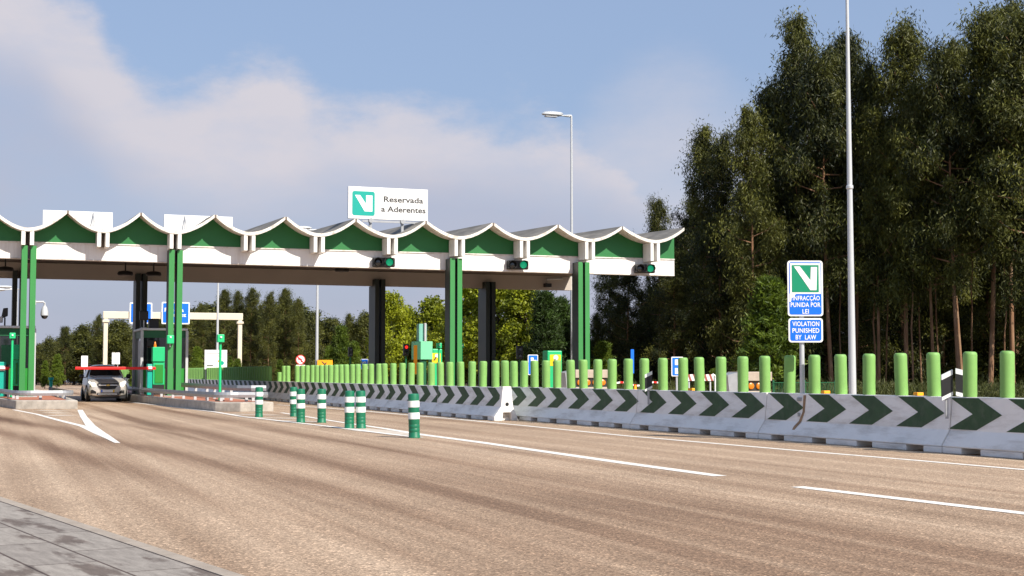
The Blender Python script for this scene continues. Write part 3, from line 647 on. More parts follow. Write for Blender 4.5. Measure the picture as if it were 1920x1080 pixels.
for (a, b), lb in zip(segs, ['chevron barrier segment cut by the right edge of the picture', 'chevron barrier segment right of the two close black and white markers',
        'chevron barrier segment below the street lamp pole', 'rust stained chevron barrier segment under the blue violation sign',
        'chevron barrier segment at the left end of the near run, beside the gap']):
    c0 = ((17.43-a) % 1.2)-1.2
    if b == 35.0:
        o = put_barrier(near_x(a), a, near_x(b), b, c0, lb, 7)
    else: put_barrier(near_x(a), a, near_x(b), b, c0, lb)
def far_x(v): return lerp(11.92, 11.98, min(1, (v-33)/27)) if v < 60 else 11.98+max(0, v-160)**2*.0008*-1
FS, FSTEP = 32.9, 5.0
v = FS; k = 0
while v < 260:
    L_ = 5.0 if v < 90 else 10.0
    if k < 6: lb = 'chevron barrier segment of the far run, %s from its white near end' % nth(k+1)
    else: lb = 'chevron barrier segment of the far run beyond the canopy'
    put_barrier(far_x(v), v, far_x(v+L_), v+L_, -(.35 if k else .1)+((v-FS) % 1.2 and -((v-FS) % 1.2)), lb, 4 if L_ < 6 else 8, 'green chevron concrete barrier segments' if k < 6 else 'barrier segments beyond the canopy')
    v += L_; k += 1
# white end block of the far run
be = thing('barrier_end', 'bright white end block of the far barrier run with a round hole', 'barrier', (11.92, FS, 0))
mb = MB().prism([(-.03, 0), (-.03, .1), (.14, .34), (.19, .83), (.41, .83), (.46, .34), (.56, .1), (.60, 0), (.42, 0), (.40, .2), (.2, .2), (.18, 0)], -.16, -.004)
part('end_block', mb, 'barrier', be, bevel=.012)
part('hole', MB().lathe([(.045, 0), (.045, .006)], 14, (.3, -.167, .40), 'y'), 'black', be)

# ---- anti-glare tubes on the barrier
pxs_near = [1888, 1818, 1751, 1690, 1629, 1577, 1527, 1480, 1434, 1393, 1352, 1312, 1281, 1243, 1208, 1178, 1147.5, 1121, 1094, 1071, 1044.5, 1024, 1002.5, 982.5, 964]
pxs_far = [947.5, 929, 905.5, 885, 864, 844, 826, 809, 788, 771, 754.5, 737.5, 722, 710, 696, 684, 671, 661, 650, 640.5, 630, 620, 612.5, 603, 594.5, 586, 576, 567, 557.5, 540, 532.5, 524]
def tube_mesh():
    H = .65; r = .1
    return MB().lathe([(.06, 0), (r*.97, .0), (r, .04), (r*.97, .2), (r, .33), (r*.98, .5), (r, H-.05), (r*.95, H-.025), (r*.84, H-.008), (r*.6, H)], 20).mesh('antiglare_post', 'bolgreen', True)
tm = tube_mesh(); cnt = 0
def put_tube(x, y, label, tilt=0., group='light green anti-glare posts on the barrier', cat='anti-glare post', tw=0, sc=1.):
    o = link('antiglare_post', tm, None, (x, y, .812)); o.rotation_euler = (tw, tilt, rnd.uniform(0, 6)); o.scale = (1, 1, sc)
    return tag(o, label, cat, group)
tubes = []
for i, px in enumerate(pxs_near+pxs_far):
    far = i >= len(pxs_near)
    xx = 13.2
    for _ in range(4):
        yy = AU(px, 700, xx).y; xx = (far_x(yy) if far else near_x(yy))+.3
    tilt = rnd.uniform(-.02, .02)
    if px == 947.5: tilt = .075
    if px == 722: tilt = .06
    if px in (1071, 1312): tilt = .03
    n = i+1
    if n <= 25: lb = 'light green rounded anti-glare post, %s from the right edge of the picture' % nth(n)
    else: lb = 'light green anti-glare post, %s to the left of the white barrier end' % nth(n-25)
    if px == 1480: lb = 'anti-glare post with a shadowed top, next left of the violation sign pole'
    if px == 947.5: lb = 'leaning light green anti-glare post standing directly over the white barrier end'
    if px == 524: lb = 'shorter light green anti-glare post at the left end of the bright row'
    put_tube(xx, yy, lb, tilt, tw=rnd.uniform(-.02, .02), sc=.6 if px == 524 else 1)
y = 62.6; n = 0
while y < 84:
    put_tube(far_x(y)+.3, y, 'shaded anti-glare post in the tight dark row right of the green lamp post', group='shaded anti-glare posts under the canopy'); y += .62
while y < 112:
    put_tube(far_x(y)+.3, y, 'sunlit anti-glare post in the tight row behind the guardrail right of the column', group='sunlit anti-glare posts beyond the canopy'); y += .62
while y < 240:
    put_tube(far_x(y)+.3, y, 'tiny light green anti-glare post in the far row left of the car', group='far anti-glare posts left of the car'); y += 1.15
# reflectors on the barrier top
for px, py in ((1548, 737), (1722, 740), (1297, 734)):
    p = AU(px, 737, 13.05); xx = near_x(p.y)+.3; p = AU(px, 737, xx)
    single('reflector', MB().box(-.06, .06, -.05, .05, .001, .05), 'orange', {1548: 'orange reflector block on the barrier between sign pole and street lamp', 1722: 'orange reflector block on the barrier left of the black markers', 1297: 'orange reflector block on the barrier left of the striped board'}[px], 'reflector', (p.x, p.y, .812), bevel=.008)
# black and white slanted markers
def marker(px, pyt, pyb, label, xo, w=.2, flip=1):
    p = AU(px, pyb, xo); zt = AU(px, pyt, xo).z; h = zt-p.z
    t = thing('edge_marker', label, 'road marker', (p.x, p.y, p.z), R(-22 if flip > 0 else -30), 'black and white road edge markers')
    sl_ = w*(.5 if flip > 0 else -.25)
    def q(z0, z1, m, nm):
        part(nm, MB().prism([(-w/2, z0-sl_/2), (w/2, z0+sl_/2), (w/2, z1+sl_/2), (-w/2, z1-sl_/2)], -.02, .02), m, t)
    q(0, h*.14, 'delwhite', 'lower_band'); q(h*.143, h*.80, 'black', 'black_band'); q(h*.803, h, 'delwhite', 'upper_band')
    part('stake', MB().box(-.02, .02, .021, .05, -.3, h*.5), 'rail', t)
marker(1216, 699, 731, 'slanted black and white marker on the barrier front, left of centre', 12.97, .15)
marker(1776, 698, 746, 'slanted black and white marker at the cracked barrier joint, nearest one', 13.24, .16)
marker(1799, 692, 743, 'black and white marker behind the barrier, partly hidden by a green post', 13.75, .10, -1)
# crack and rust on the barrier face
def on_face(px, z, out=.004):
    xx = 13.1
    for _ in range(5):
        yy = AU(px, 760, xx).y; t = (z-.33)/.48; off = .15+.05*t if z > .33 else .15*(z-.1)/.23
        xx = near_x(yy)+off
    return Vector((xx-out, yy, z))

# ================================================================ SIGN ON THE BARRIER
base = AU(1506, 742, 13.12); pp = Vector((near_x(base.y)+.19, base.y, 0)); base = AU(1506, 742, pp.x+.03)
Y0 = base.y
def at_depth(px, py): return AV(px, py, Y0)
zt, zb = AV(1512, 489, Y0).z, AV(1511, 593, Y0).z; zt2, zb2 = AV(1510, 596.5, Y0).z, AV(1509.5, 642, Y0).z
dist = (Vector((base.x, Y0, 0))-Vector((0, 0, 0))).length
pxm = F_PX/(Vector((base.x, Y0, 0)).dot(Vector((cF.x, cF.y, 0)).normalized()))
facing = math.atan2(base.x, Y0)*-.62     # turned part of the way towards the lanes it addresses
cosang = math.cos(YAW-(-facing) + 0) if False else 1
wS = 65/pxm/math.cos(math.atan2(base.x, Y0)+facing)
hx = wS/2
vs_ = thing('violation_sign', 'tall blue and white sign with green emblem and violation warning on a grey pole', 'sign', (base.x, Y0, .4), facing)
z_ = -.4
part('pole', MB().lathe([(.042, 0), (.042, zt-.42)], 14, (0, .06, -.02)), 'galv', vs_, smooth=True)
part('clamp', MB().box(-.09, .09, -.03, .1, .02, .08).box(-.09, .09, -.03, .1, .28, .34), 'rail', vs_)
PDX = .055
def plate(zb_, zt_, w, lab):
    h = zt_-zb_; zc = (zt_+zb_)/2-.4
    o = part('sign_plate', MB().prism(rrect(w, h, .05, cz=zc), -.012, .01), 'signwhite', vs_, label=lab); o.location = (PDX, 0, 0)
    part('blue_field', MB().prism(rrect(w-.055, h-.055, .035, cz=zc), -.016, -.0125), 'blue', o)
    return o, zc, h
o1, zc, h1 = plate(zb, zt, wS, 'upper plate with green emblem square')
gs_ = wS*.80; gz = zc+h1/2-.06-gs_*.5*1.03
part('white_square', MB().box(-gs_/2-.02, gs_/2+.02, -.020, -.0165, gz-gs_*.5-.02, gz+gs_*.5+.02), 'signwhite', o1)
part('green_square', MB().box(-gs_/2+.012, gs_/2-.012, -.024, -.0205, gz-gs_*.5+.01, gz+gs_*.5-.01), 'signgreen', o1)
pts = [(.10, .93), (.31, .93), (.68, .44), (.70, .91), (.92, .91), (.89, .09), (.67, .09)]
part('emblem', MB().prism([(-gs_/2+a*gs_, gz-gs_/2+b*gs_) for a, b in pts], -.028, -.0245), 'signwhite', o1)
rem = (gz-gs_*.5-.02)-(zc-h1/2+.04); lh = rem/3
for i, (t_, ww) in enumerate((('INFRACÇÃO', .76), ('PUNIDA POR', .84), ('LEI', .18))):
    text_mesh(t_, wS*ww, lh*.66, .015 if i == 0 else 0, zc-h1/2+.045+lh*(2-i), -.017, 'signwhite', o1, .013, spacing=1.05)
part('peeled_patch', MB().prism([(-hx+.03, gz-gs_*.5-.015), (-hx+.145, gz-gs_*.5-.012), (-hx+.10, gz-gs_*.5-.07), (-hx+.065, gz-gs_*.5-.09), (-hx+.055, gz-gs_*.5-.15), (-hx+.028, gz-gs_*.5-.16)], -.0205, -.0166), 'signwhite', o1)
o2, zc2, h2 = plate(zb2, zt2, wS*.97, 'lower plate with english words')
for i, (t_, ww) in enumerate((('VIOLATION', .76), ('PUNISHED', .76), ('BY  LAW', .58))):
    text_mesh(t_, wS*ww, h2*.185, 0, zc2+h2*.5-h2*(.30+.275*i)-.012, -.017, 'signwhite', o2, .013, spacing=1.05)
# rust streak below the bracket
rs = [on_face(1507, .78), on_face(1512, .78), on_face(1509, .5), on_face(1503, .345), on_face(1490, .2), on_face(1484, .13), on_face(1481, .13), on_face(1488, .25), on_face(1498, .345), on_face(1505, .5)]
single('rust_stain', MB().add([tuple(p) for p in rs], [(0, 1, 2, 9), (9, 2, 3, 8), (8, 3, 4, 7), (7, 4, 5, 6)]), 'rust', 'brown rust streak running down the barrier below the violation sign', 'stain')
# ================================================================ GREEN AND WHITE BOLLARDS
def bollard():
    t = thing('flexible_bollard', '', 'bollard')
    r = .1; prof = []
    zs = [(.0, r*1.06), (.02, r*1.06), (.03, r), (.09, r), (.1, r*.95), (.11, r), (.16, r), (.17, r*.95), (.18, r), (.23, r), (.24, r*.96), (.25, r), (.76, r), (.775, r*.96), (.785, r*.8), (.79, .03)]
    part('post', MB().lathe([(rr, z) for z, rr in zs], 24), 'delgreen', t, smooth=True)
    for z0 in (.335, .545): part('reflective_band', MB().lathe([(r*.99, z0), (r+.004, z0+.002), (r+.004, z0+.115), (r*.99, z0+.117)], 24), 'delwhite', t, smooth=True)
    return t
bp0 = bollard()
bl = [(777, 821, 'nearest and largest green and white bollard, alone at the right end of its group', 1), (677, 803.5, 'right one of the close pair of green and white bollards', 1), (655, 803.5, 'left one of the close pair of green and white bollards', 1),
      (603, 792.5, 'green and white bollard standing midway between the close pair and the overlapping pair', 1), (564, 792.5, 'front one of the two overlapping green and white bollards', 1),
      (551, 781, 'rear one of the two overlapping green and white bollards', 1), (485.5, 782, 'leftmost green and white bollard in front of the island nose', 1)]
for i, (px, py, lb, s_) in enumerate(bl):
    p = G(px, py); o = bp0 if i == 0 else dup(bp0); o.location = (p.x, p.y, .0); o.rotation_euler = (rnd.uniform(-.02, .02), -.025 if i == 0 else rnd.uniform(-.015, .015), rnd.uniform(0, 3)); o['label'] = lb
    o['group'] = 'green and white bollards in the gore'

# ================================================================ GUARDRAILS
def rail_prof(z, h=.17, t=.05): return [(-t, z-h/2), (-t*.2, z-h/2+.03), (-t*.2, z-h*.12), (-t, z-.01), (-t, z+.01), (-t*.2, z+h*.12), (-t*.2, z+h/2-.03), (-t, z+h/2), (0-.0, z+h/2), (.02, z), (0, z-h/2)]
def arc(c, r, a0, a1, n=8): return [(c[0]+r*math.cos(R(a0+(a1-a0)*k/n)), c[1]+r*math.sin(R(a0+(a1-a0)*k/n))) for k in range(n+1)]
def guardrail(path, z, label, posts, ptop):
    t = thing('guardrail', label, 'guardrail', (path[0][0], path[0][1], 0))
    part('rail_beam', MB().sweep(path, rail_prof(z)), 'rail', t, absolute=True)
    for (x, y_) in posts: part('post', MB().box(x-.045, x+.045, y_-.04, y_+.04, ISL_Z, ptop), 'polewhite', t, absolute=True, bevel=.006)
    return t
lo = [(6.5, 66), (6.5, 56), (6.62, 50), (6.95, 45.2)]+arc((7.55, 44.7), .55, 200, 285, 7)+[(8.45, 44.05), (8.62, 44.25)]
guardrail(lo, .49, 'lower steel guardrail wrapping the nose of the right hand island', [(6.6, 63), (6.6, 60), (6.62, 57), (6.66, 54.5), (6.75, 52), (6.85, 50), (6.95, 48), (7.08, 46.3), (7.3, 44.9), (8.0, 44.45)], .5)
up = [(8.05, 72), (7.95, 56), (7.85, 50), (7.75, 46.5), (7.85, 45.2), (8.2, 44.75), (8.66, 44.7)]
guardrail(up, .69, 'upper steel guardrail on the right hand island, above the lower one', [(8.1, 62), (8.05, 58), (7.99, 55), (7.95, 52), (7.9, 50), (7.86, 48), (7.86, 46.4), (8.3, 44.95)], .66)
lA = [(.9, 70), (.95, 58), (1.25, 53), (1.35, 50.6)]+arc((1.95, 50.3), .55, 200, 275, 6)+arc((2.65, 50.35), .6, 280, 380, 8)+[(3.15, 54), (3.15, 64)]
guardrail(lA, .50, 'steel guardrail curving round the nose of the left hand island', [(1.1, 60), (1.2, 57), (1.3, 54.5), (1.42, 52.5), (1.5, 51), (2.2, 50.1), (3.05, 51.5), (3.05, 54), (3.05, 57)], .5)
# ================================================================ BOOTHS
def booth(x0, x1, y0, y1, label):
    t = thing('toll_booth', label, 'toll booth', ((x0+x1)/2, y0, ISL_Z))
    Z0, Z1 = ISL_Z, 3.0
    part('base_wall', MB().box(x0+.05, x1-.05, y0+.05, y1-.05, Z0, 1.35), 'machgreen', t, absolute=True)
    part('window_band', MB().box(x0+.07, x1-.07, y0+.07, y1-.07, 1.352, 2.6), 'glass', t, absolute=True)
    part('fascia', MB().box(x0+.04, x1-.04, y0+.04, y1-.04, 2.602, 2.9), 'dkgreen', t, absolute=True)
    part('roof', MB().box(x0-.03, x1+.03, y0-.05, y1+.05, 2.902, Z1), 'galv', t, absolute=True, bevel=.02)
    for x in (x0, x1):
        for y_ in (y0, y1): part('corner_post', MB().box(x-.055, x+.055, y_-.055, y_+.055, Z0, 2.9), 'polewhite', t, absolute=True, bevel=.01)
    for x in (x0+(x1-x0)*.36, x0+(x1-x0)*.68): part('mullion', MB().box(x-.025, x+.025, y0+.03, y0+.068, 1.352, 2.6), 'dark', t, absolute=True)
    part('side_door', MB().box(x0+.02, x0+.049, y0+.7, y0+1.6, Z0+.05, 2.5), 'rail', t, absolute=True)
    part('screen', MB().box(x0+.2, x0+.7, y0+.02, y0+.066, 2.25, 2.5), 'dark', t, absolute=True)
    return t
M['machgreen'] = mat('booth_green', (.01, .22, .02), .5, var=.08)
bB = AV(263, 700, 60.0).x
booth(bB+.05, bB+1.85, 60.0, 63.0, 'dark glazed toll booth with white corner post behind the second front column')
bA = AV(63.5, 700, 59.0).x
booth(bA-2.0, bA, 59.0, 62.0, 'toll booth at the left edge behind the leftmost column')
# signals and boxes on the booth roofs
def box_on_roof(px0, px1, pyt, v_, label, cat, name, m):
    a, b = AV(px0, pyt, v_), AV(px1, pyt, v_)
    t = thing(name, label, cat, ((a.x+b.x)/2, v_, 3.0))
    w = b.x-a.x; h = a.z-3.0
    return t, w, h
t, w, h = box_on_roof(279, 297, 599, 60.6, 'black cabinet on the roof of the booth behind the second column', 'cabinet', 'roof_cabinet', 'black')
part('cabinet_body', MB().box(-w/2, w/2, -.2, .3, .003, h), 'black', t, bevel=.03); part('lid', MB().box(-w/2-.02, w/2+.02, -.22, .32, h+.003, h+.03), 'dark', t)
t, w, h = box_on_roof(262, 278, 583, 60.2, 'black lane signal box on a thin post above the booth, before the blue sign', 'traffic light', 'roof_signal', 'black')
part('signal_head', MB().box(-w/2, w/2, -.1, .15, h-.38, h), 'black', t, bevel=.03); part('post', MB().lathe([(.025, .003), (.025, h-.38)], 10), 'galv', t); part('foot', MB().box(-.1, .1, -.1, .1, .003, .02), 'galv', t)
t, w, h = box_on_roof(2, 15, 578, 59.6, 'tilted black lamp box on the roof of the left booth', 'traffic light', 'roof_signal', 'black')
part('signal_head', MB().prism([(-w/2, h-.42), (w/2, h-.3), (w/2, h+.02), (-w/2+.08, h)], -.12, .12), 'black', t, bevel=.02); part('post', MB().lathe([(.03, .003), (.03, h-.36)], 10, (.02, 0, 0)), 'black', t)
part('white_camera', MB().lathe([(.06, .12), (.075, .16), (.075, .34), (.05, .36)], 14, (-w/2+.0, -.2, 0)), 'polewhite', t, smooth=True)
# ================================================================ LANE MACHINES
def lamp_post(px, py_top, py_bot, w_px, label, v_, z0=ISL_Z, m='teal2'):
    tp = AV(px, py_top, v_); bt = AV(px, py_bot, v_); k = F_PX/(tp-CAM).dot(cF); w = w_px/k; x = tp.x
    t = thing('lane_beacon', label, 'beacon post', (x, v_, z0))
    part('head', MB().box(-w/2, w/2, -w/2, w/2, bt.z-z0, tp.z-z0), 'boxgreen', t, bevel=.02)
    part('small_lamp', MB().lathe([(.035, 0), (.03, -.03), (.015, -.04)], 12, (0, -w/2-.001, tp.z-z0-.09), 'y'), 'delwhite', t, smooth=True)
    part('neck', MB().lathe([(w*.28, 0), (w*.2, .05)], 12, (0, 0, bt.z-z0-.052)), 'dkgreen', t)
    part('post', MB().lathe([(.045, .03), (.04, bt.z-z0-.05)], 14), 'boxgreen', t, smooth=True)
    part('foot', MB().box(-.13, .13, -.13, .13, .003, .03), 'black', t)
    return t
p = G(415.5, 752, ISL_Z)
lamp_post(413.5, 627, 642, 13, 'green beacon post standing alone on the nose of the right hand island', p.y)
lamp_post(23.5, 624, 635, 11, 'green beacon post in front of the left booth', 54.2)
# beacon box fixed to the front of the second column
p = AV(319, 636, VF-.75)
t = thing('lane_beacon', 'small green lamp box fixed on the front of the second column', 'beacon', (p.x, VF-.655, p.z))
part('head', MB().box(-.13, .13, -.24, -.002, -.17, .15), 'boxgreen', t, bevel=.02); part('small_lamp', MB().lathe([(.04, 0), (.02, -.03)], 12, (0, -.241, .07), 'y'), 'delwhite', t)
part('conduit_pipe', MB().lathe([(.03, -.3), (.05, -.17)], 10, (0, -.1, 0)), 'rail', t)
def barrier_gate(px_l, px_r, pyt, v_, arm_u, label_arm, label):
    a, b = AV(px_l, pyt, v_), AV(px_r, pyt, v_); w = b.x-a.x; h = a.z-ISL_Z
    t = thing('barrier_gate', label, 'barrier gate', ((a.x+b.x)/2, v_, ISL_Z))
    part('housing', MB().box(-w/2, w/2, 0, .45, .003, h), 'teal', t, bevel=.02)
    za = AV(px_l, 690.5, v_).z-ISL_Z
    arm = part('arm', MB().box(arm_u-t.location.x, w/2+.12, -.11, -.04, za-.055, za+.055), 'red', t, bevel=.015)
    part('hub', MB().box(-w*.4, w*.4, -.04, -.002, za-.09, za+.09).box(-w*.35, w*.38, -.125, -.111, za-.03, za+.05), 'delwhite', t)
    return t
barrier_gate(276.5, 286, 682.5, 58.4, AV(141, 690, 58.3).x, '', 'teal barrier gate with long red arm lowered in front of the car')
tA = barrier_gate(-3, 11.5, 678.5, 56.6, AV(-60, 690, 56.6).x, '', 'teal barrier gate with red arm tip at the left edge')
def machine(px0, px1, pyt, pyb, v_, label, beacon=None, dk=None, depth=.5):
    a, b = AV(px0, pyt, v_), AV(px1, pyb, v_); w = b.x-a.x
    t = thing('payment_machine', label, 'toll machine', ((a.x+b.x)/2, v_, ISL_Z))
    z1, z0 = a.z-ISL_Z, b.z-ISL_Z
    part('upper_cabinet', MB().box(-w/2, w/2, 0, depth, z0, z1), 'boxgreen', t, bevel=.015)
    part('lower_cabinet', MB().box(-w/2+.03, w/2, .06, depth, .42, z0-.01), 'boxgreen', t, bevel=.01)
    part('reader_panel', MB().box(-w/2+.1, w/2-.05, .03, .058, .48, z0-.12), 'machgreen', t, bevel=.01)
    part('plinth', MB().box(-w/2+.03, w/2, .08, depth, .003, .41), 'black', t)
    if beacon: part('beacon', MB().lathe([(.06, z1+.002), (.06, z1+.08), (.045, z1+.09), (.03, z1+.2), (.01, z1+.22)], 12, (-w/2+.1, .1, 0)), 'amber', t, smooth=True)
    return t
machine(286.5, 309, 650.5, 678, 59.0, 'green toll machine with amber beacon before the booth at the second column', True)
machine(25, 36, 646, 674, 56.4, 'green toll machine half hidden by the leftmost column')
t = thing('wall_cabinet', 'dark green cabinet beside the beacon post at the left booth', 'cabinet', (AV(12, 660, 57.6).x, 57.6, ISL_Z))
part('cabinet_body', MB().box(-.18, .2, 0, .4, 1.2, 1.95), 'dkgreen', t, bevel=.02); part('stand', MB().box(-.1, .1, .05, .3, .003, 1.197), 'black', t)
# cabinets behind the barrier, on the islands of the far lanes
v_ = 58.2; a, b = AV(778.5, 640, v_), AV(811, 674, v_); w = b.x-a.x
t = thing('equipment_cabinet', 'pale green square cabinet on a dark post with a tall screened tube on top', 'cabinet', ((a.x+b.x)/2, v_, ISL_Z))
z1, z0 = a.z-ISL_Z, b.z-ISL_Z
part('cabinet_body', MB().box(-w/2, w/2, 0, .55, z0, z1), 'palegreen', t, bevel=.012)
part('stand', MB().box(-.08, .14, .1, .35, .003, z0-.003), 'dkgreen', t)
tw_ = (AV(801, 607, v_).x-AV(785.5, 607, v_).x); tz_ = AV(793, 607, v_).z-ISL_Z
part('screen_tube', MB().box(-tw_/2, tw_/2, .1, .4, z1+.003, tz_), 'teal3', t) if False else None
M['paleteal'] = mat('pale_teal', (.16, .45, .36), .5, var=.2, scale=14, stretch=(1, 1, .05))
part('screen_tube', MB().box(-tw_/2-.02, tw_/2-.02, .1, .4, z1+.003, tz_), 'paleteal', t, bevel=.01)
part('flue_pipe', MB().lathe([(.055, z1+.003), (.055, tz_+.03)], 14, (tw_*.18, .04, 0)), 'galv', t, smooth=True)
# yellow poster cabinets
def poster_machine(px0, px1, pyt, v_, label, ppx0, ppx1, ppy0, ppy1):
    a, b = AV(px0, pyt, v_), AV(px1, pyt, v_); w = b.x-a.x; h = a.z-ISL_Z; x0 = (a.x+b.x)/2
    t = thing('ticket_machine', label, 'ticket machine', (x0, v_, ISL_Z))
    part('body', MB().box(-w/2, w/2, 0, .6, .003, h), 'boxgreen', t, bevel=.04)
    q0, q1 = AV(ppx0, ppy0, v_), AV(ppx1, ppy1, v_)
    X0, X1, Z1, Z0 = q0.x-x0, q1.x-x0, q0.z-ISL_Z, q1.z-ISL_Z
    o = part('poster', MB().prism(rrect(X1-X0, Z1-Z0, .03, cx=(X0+X1)/2, cz=(Z0+Z1)/2), -.012, -.002), 'yellow', t)
    part('white_disc', MB().lathe([((X1-X0)*.22, -.016), ((X1-X0)*.22, -.0125)], 20, ((X0+X1)/2+.02, 0, Z0+(Z1-Z0)*.74), 'y'), 'signwhite', o)
    part('pictogram', MB().prism([((X0+X1)/2-.14, Z0+.12), ((X0+X1)/2-.06, Z0+.12), ((X0+X1)/2+.03, Z0+(Z1-Z0)*.68), ((X0+X1)/2-.04, Z0+(Z1-Z0)*.62)], -.0205, -.0165), 'ink', o)
    return t
poster_machine(1026.5, 1054, 657.5, 58.4, 'green ticket machine with yellow poster left of the rightmost column', 1031, 1051.5, 665, 686)
poster_machine(811, 829.5, 654, 59.2, 'green ticket machine with yellow poster left of the third column', 810, 826, 662, 681)
single('warning_panel', MB().box(-.08, .08, 0, .03, 0, 1.2), 'orange', 'narrow orange panel under the pale green cabinet, mostly behind green posts', 'sign', (AV(779, 700, 57.6).x, 57.6, AV(779, 701, 57.6).z), bevel=.01)
lamp_post(823, 643, 653, 9, 'green beacon post left of the third front column, behind the barrier', 57.2)
lamp_post(866, 644, 652, 7, 'small green beacon post just right of the third front column', 60.2)
# small dark traffic lights behind the barrier
def mini_signal(px, pyt, pyb, v_, label, lit=None, z0=0):
    a, b = AV(px, pyt, v_), AV(px, pyb, v_); h1, h0 = a.z-z0, b.z-z0; w = (h1-h0)*.45
    t = thing('traffic_light', label, 'traffic light', (a.x, v_, z0))
    part('post', MB().lathe([(.05, .0), (.045, h0)], 12), 'dkgreen', t, smooth=True)
    part('housing', MB().box(-w/2, w/2, -.1, .1, h0, h1), 'black', t, bevel=.03)
    for k, zz in enumerate((h1-(h1-h0)*.27, h1-(h1-h0)*.75)):
        part('lens', MB().lathe([(w*.3, 0), (w*.22, -.02)], 14, (0, -.101, zz), 'y'), lit if (lit and k == 0) else 'glass', t)
        part('visor', MB().box(-w*.4, w*.4, -.24, -.102, zz+w*.34, zz+w*.38), 'black', t)
mini_signal(761, 645, 667, 60, 'dark traffic light showing red behind the barrier', 'redlens', ISL_Z)
mini_signal(657, 651, 669, 62, 'thin unlit dark signal post behind the barrier, right of the orange sign', None)
mini_signal(974, 648, 674, 62, 'unlit dark signal post between the two yellow posters', None)
# ================================================================ SMALL SIGNS
def post_sign(px0, px1, pyt, pyb, v_, label, face='signwhite', name='road_sign', z0=0, border=None, rz=0):
    a, b = AV(px0, pyt, v_), AV(px1, pyb, v_); w = b.x-a.x; z1, zb_ = a.z-z0, b.z-z0
    t = thing(name, label, 'sign', ((a.x+b.x)/2, v_, z0), rz)
    part('panel', MB().prism(rrect(w, z1-zb_, min(.04, w*.12), cz=(z1+zb_)/2), -.02, .01), 'signwhite' if border else face, t)
    if border: part('field', MB().prism(rrect(w*.88, (z1-zb_)-w*.12, .03, cz=(z1+zb_)/2), -.026, -.0205), border, t)
    part('post', MB().lathe([(.035, 0), (.035, max(.2, z1-.05))], 10, (0, .05, 0)), 'galv', t, smooth=True)
    return t, w, zb_, z1
# no left turn disc
v_ = 88; c = AV(563.5, 674.5, v_); r_ = (AV(572.5, 674, v_).x-AV(554.5, 674, v_).x)/2
t = thing('prohibition_sign', 'round red and white no turning sign standing behind the green posts', 'sign', (c.x, v_, 0))
part('disc', MB().lathe([(r_, -.0), (r_, .03)], 28, (0, 0, c.z), 'y'), 'red', t)
o = part('white_face', MB().lathe([(r_*.84, -.005), (r_*.84, -.001)], 28, (0, 0, c.z), 'y'), 'signwhite', t)
part('arrow', MB().prism([(r_*.05, c.z-r_*.5), (r_*.28, c.z-r_*.5), (r_*.28, c.z+r_*.1), (r_*.05, c.z+r_*.28), (-r_*.2, c.z+r_*.28), (-r_*.2, c.z+r_*.5), (-r_*.62, c.z+r_*.15), (-r_*.2, c.z-r_*.1), (-r_*.2, c.z+.06*r_), (0, c.z+r_*.04), (r_*.05, c.z)], -.010, -.0055), 'ink', t)
d_ = r_*.08; part('red_bar', MB().prism([(-r_*.6-d_, c.z+r_*.6-d_), (-r_*.6+d_, c.z+r_*.6+d_), (r_*.6+d_, c.z-r_*.6+d_), (r_*.6-d_, c.z-r_*.6-d_)], -.015, -.0105), 'red', t)
part('sub_plate', MB().box(-r_*.95, r_*.95, -.005, .02, c.z-r_*1.35, c.z-r_*1.05), 'signwhite', t)
part('post', MB().lathe([(.035, 0), (.035, c.z-.1)], 10, (0, .06, 0)), 'galv', t)
t, w, z0_, z1_ = post_sign(595, 623.5, 675, 690, 86, 'orange yellow roadworks sign behind the green posts', 'orange')
part('symbol', MB().prism([(-w*.25, z1_-.08), (-w*.18, z1_-.08), (-w*.02, z1_-.22), (w*.1, z1_-.12), (w*.1, z1_-.2), (0, z1_-.32), (-w*.1, z1_-.26)], -.026, -.0205), 'ink', t)
t, w, z0_, z1_ = post_sign(675.5, 690, 673, 692, 86, 'small blue and white sign left of the dark rear column', border='blue')
text_mesh('C', w*.5, w*.5, 0, z0_+w*.42, -.027, 'signwhite', t, .02, name='pictogram')
def info_sign(px0, px1, pyt, pyb, v_, label):
    t, w, a_, b_ = post_sign(px0, px1, pyt, pyb, v_, label, border='blue'); h = b_-a_
    part('pictogram', MB().prism([(-w*.22, a_+h*.58), (w*.12, a_+h*.58), (w*.34, a_+h*.58), (w*.34, a_+h*.74), (w*.05, a_+h*.74), (w*.05, a_+h*.86), (-w*.22, a_+h*.86)], -.032, -.0265)
         .prism([(-w*.22, a_+h*.12), (w*.3, a_+h*.12), (w*.3, a_+h*.26), (w*.0, a_+h*.26), (w*.0, a_+h*.42), (-w*.22, a_+h*.42)], -.032, -.0265), 'signwhite', t)
info_sign(989.5, 1008.5, 665, 703, 56, 'blue and white lane information sign left of the green ticket machine')
info_sign(1258.5, 1281, 669, 705.5, 45, 'blue and white information sign on a thin post, half behind a green post')
t, w, a_, b_ = post_sign(1182.5, 1188.5, 655, 700, 52, 'narrow dark blue edge-on sign left of the slanted marker', 'blue')
# far white notices beyond the canopy on the left
for px0, px1, pyt, pyb, lb in ((152.5, 164.5, 667, 688, 'small white notice board left above the car'), (210, 216.2, 661, 683, 'left half of the white twin notice above the car roof'), (217.2, 224.5, 661, 683, 'right half of the white twin notice above the car roof')):
    post_sign(px0, px1, pyt, pyb, 115, lb, 'signwhite', 'notice_board')
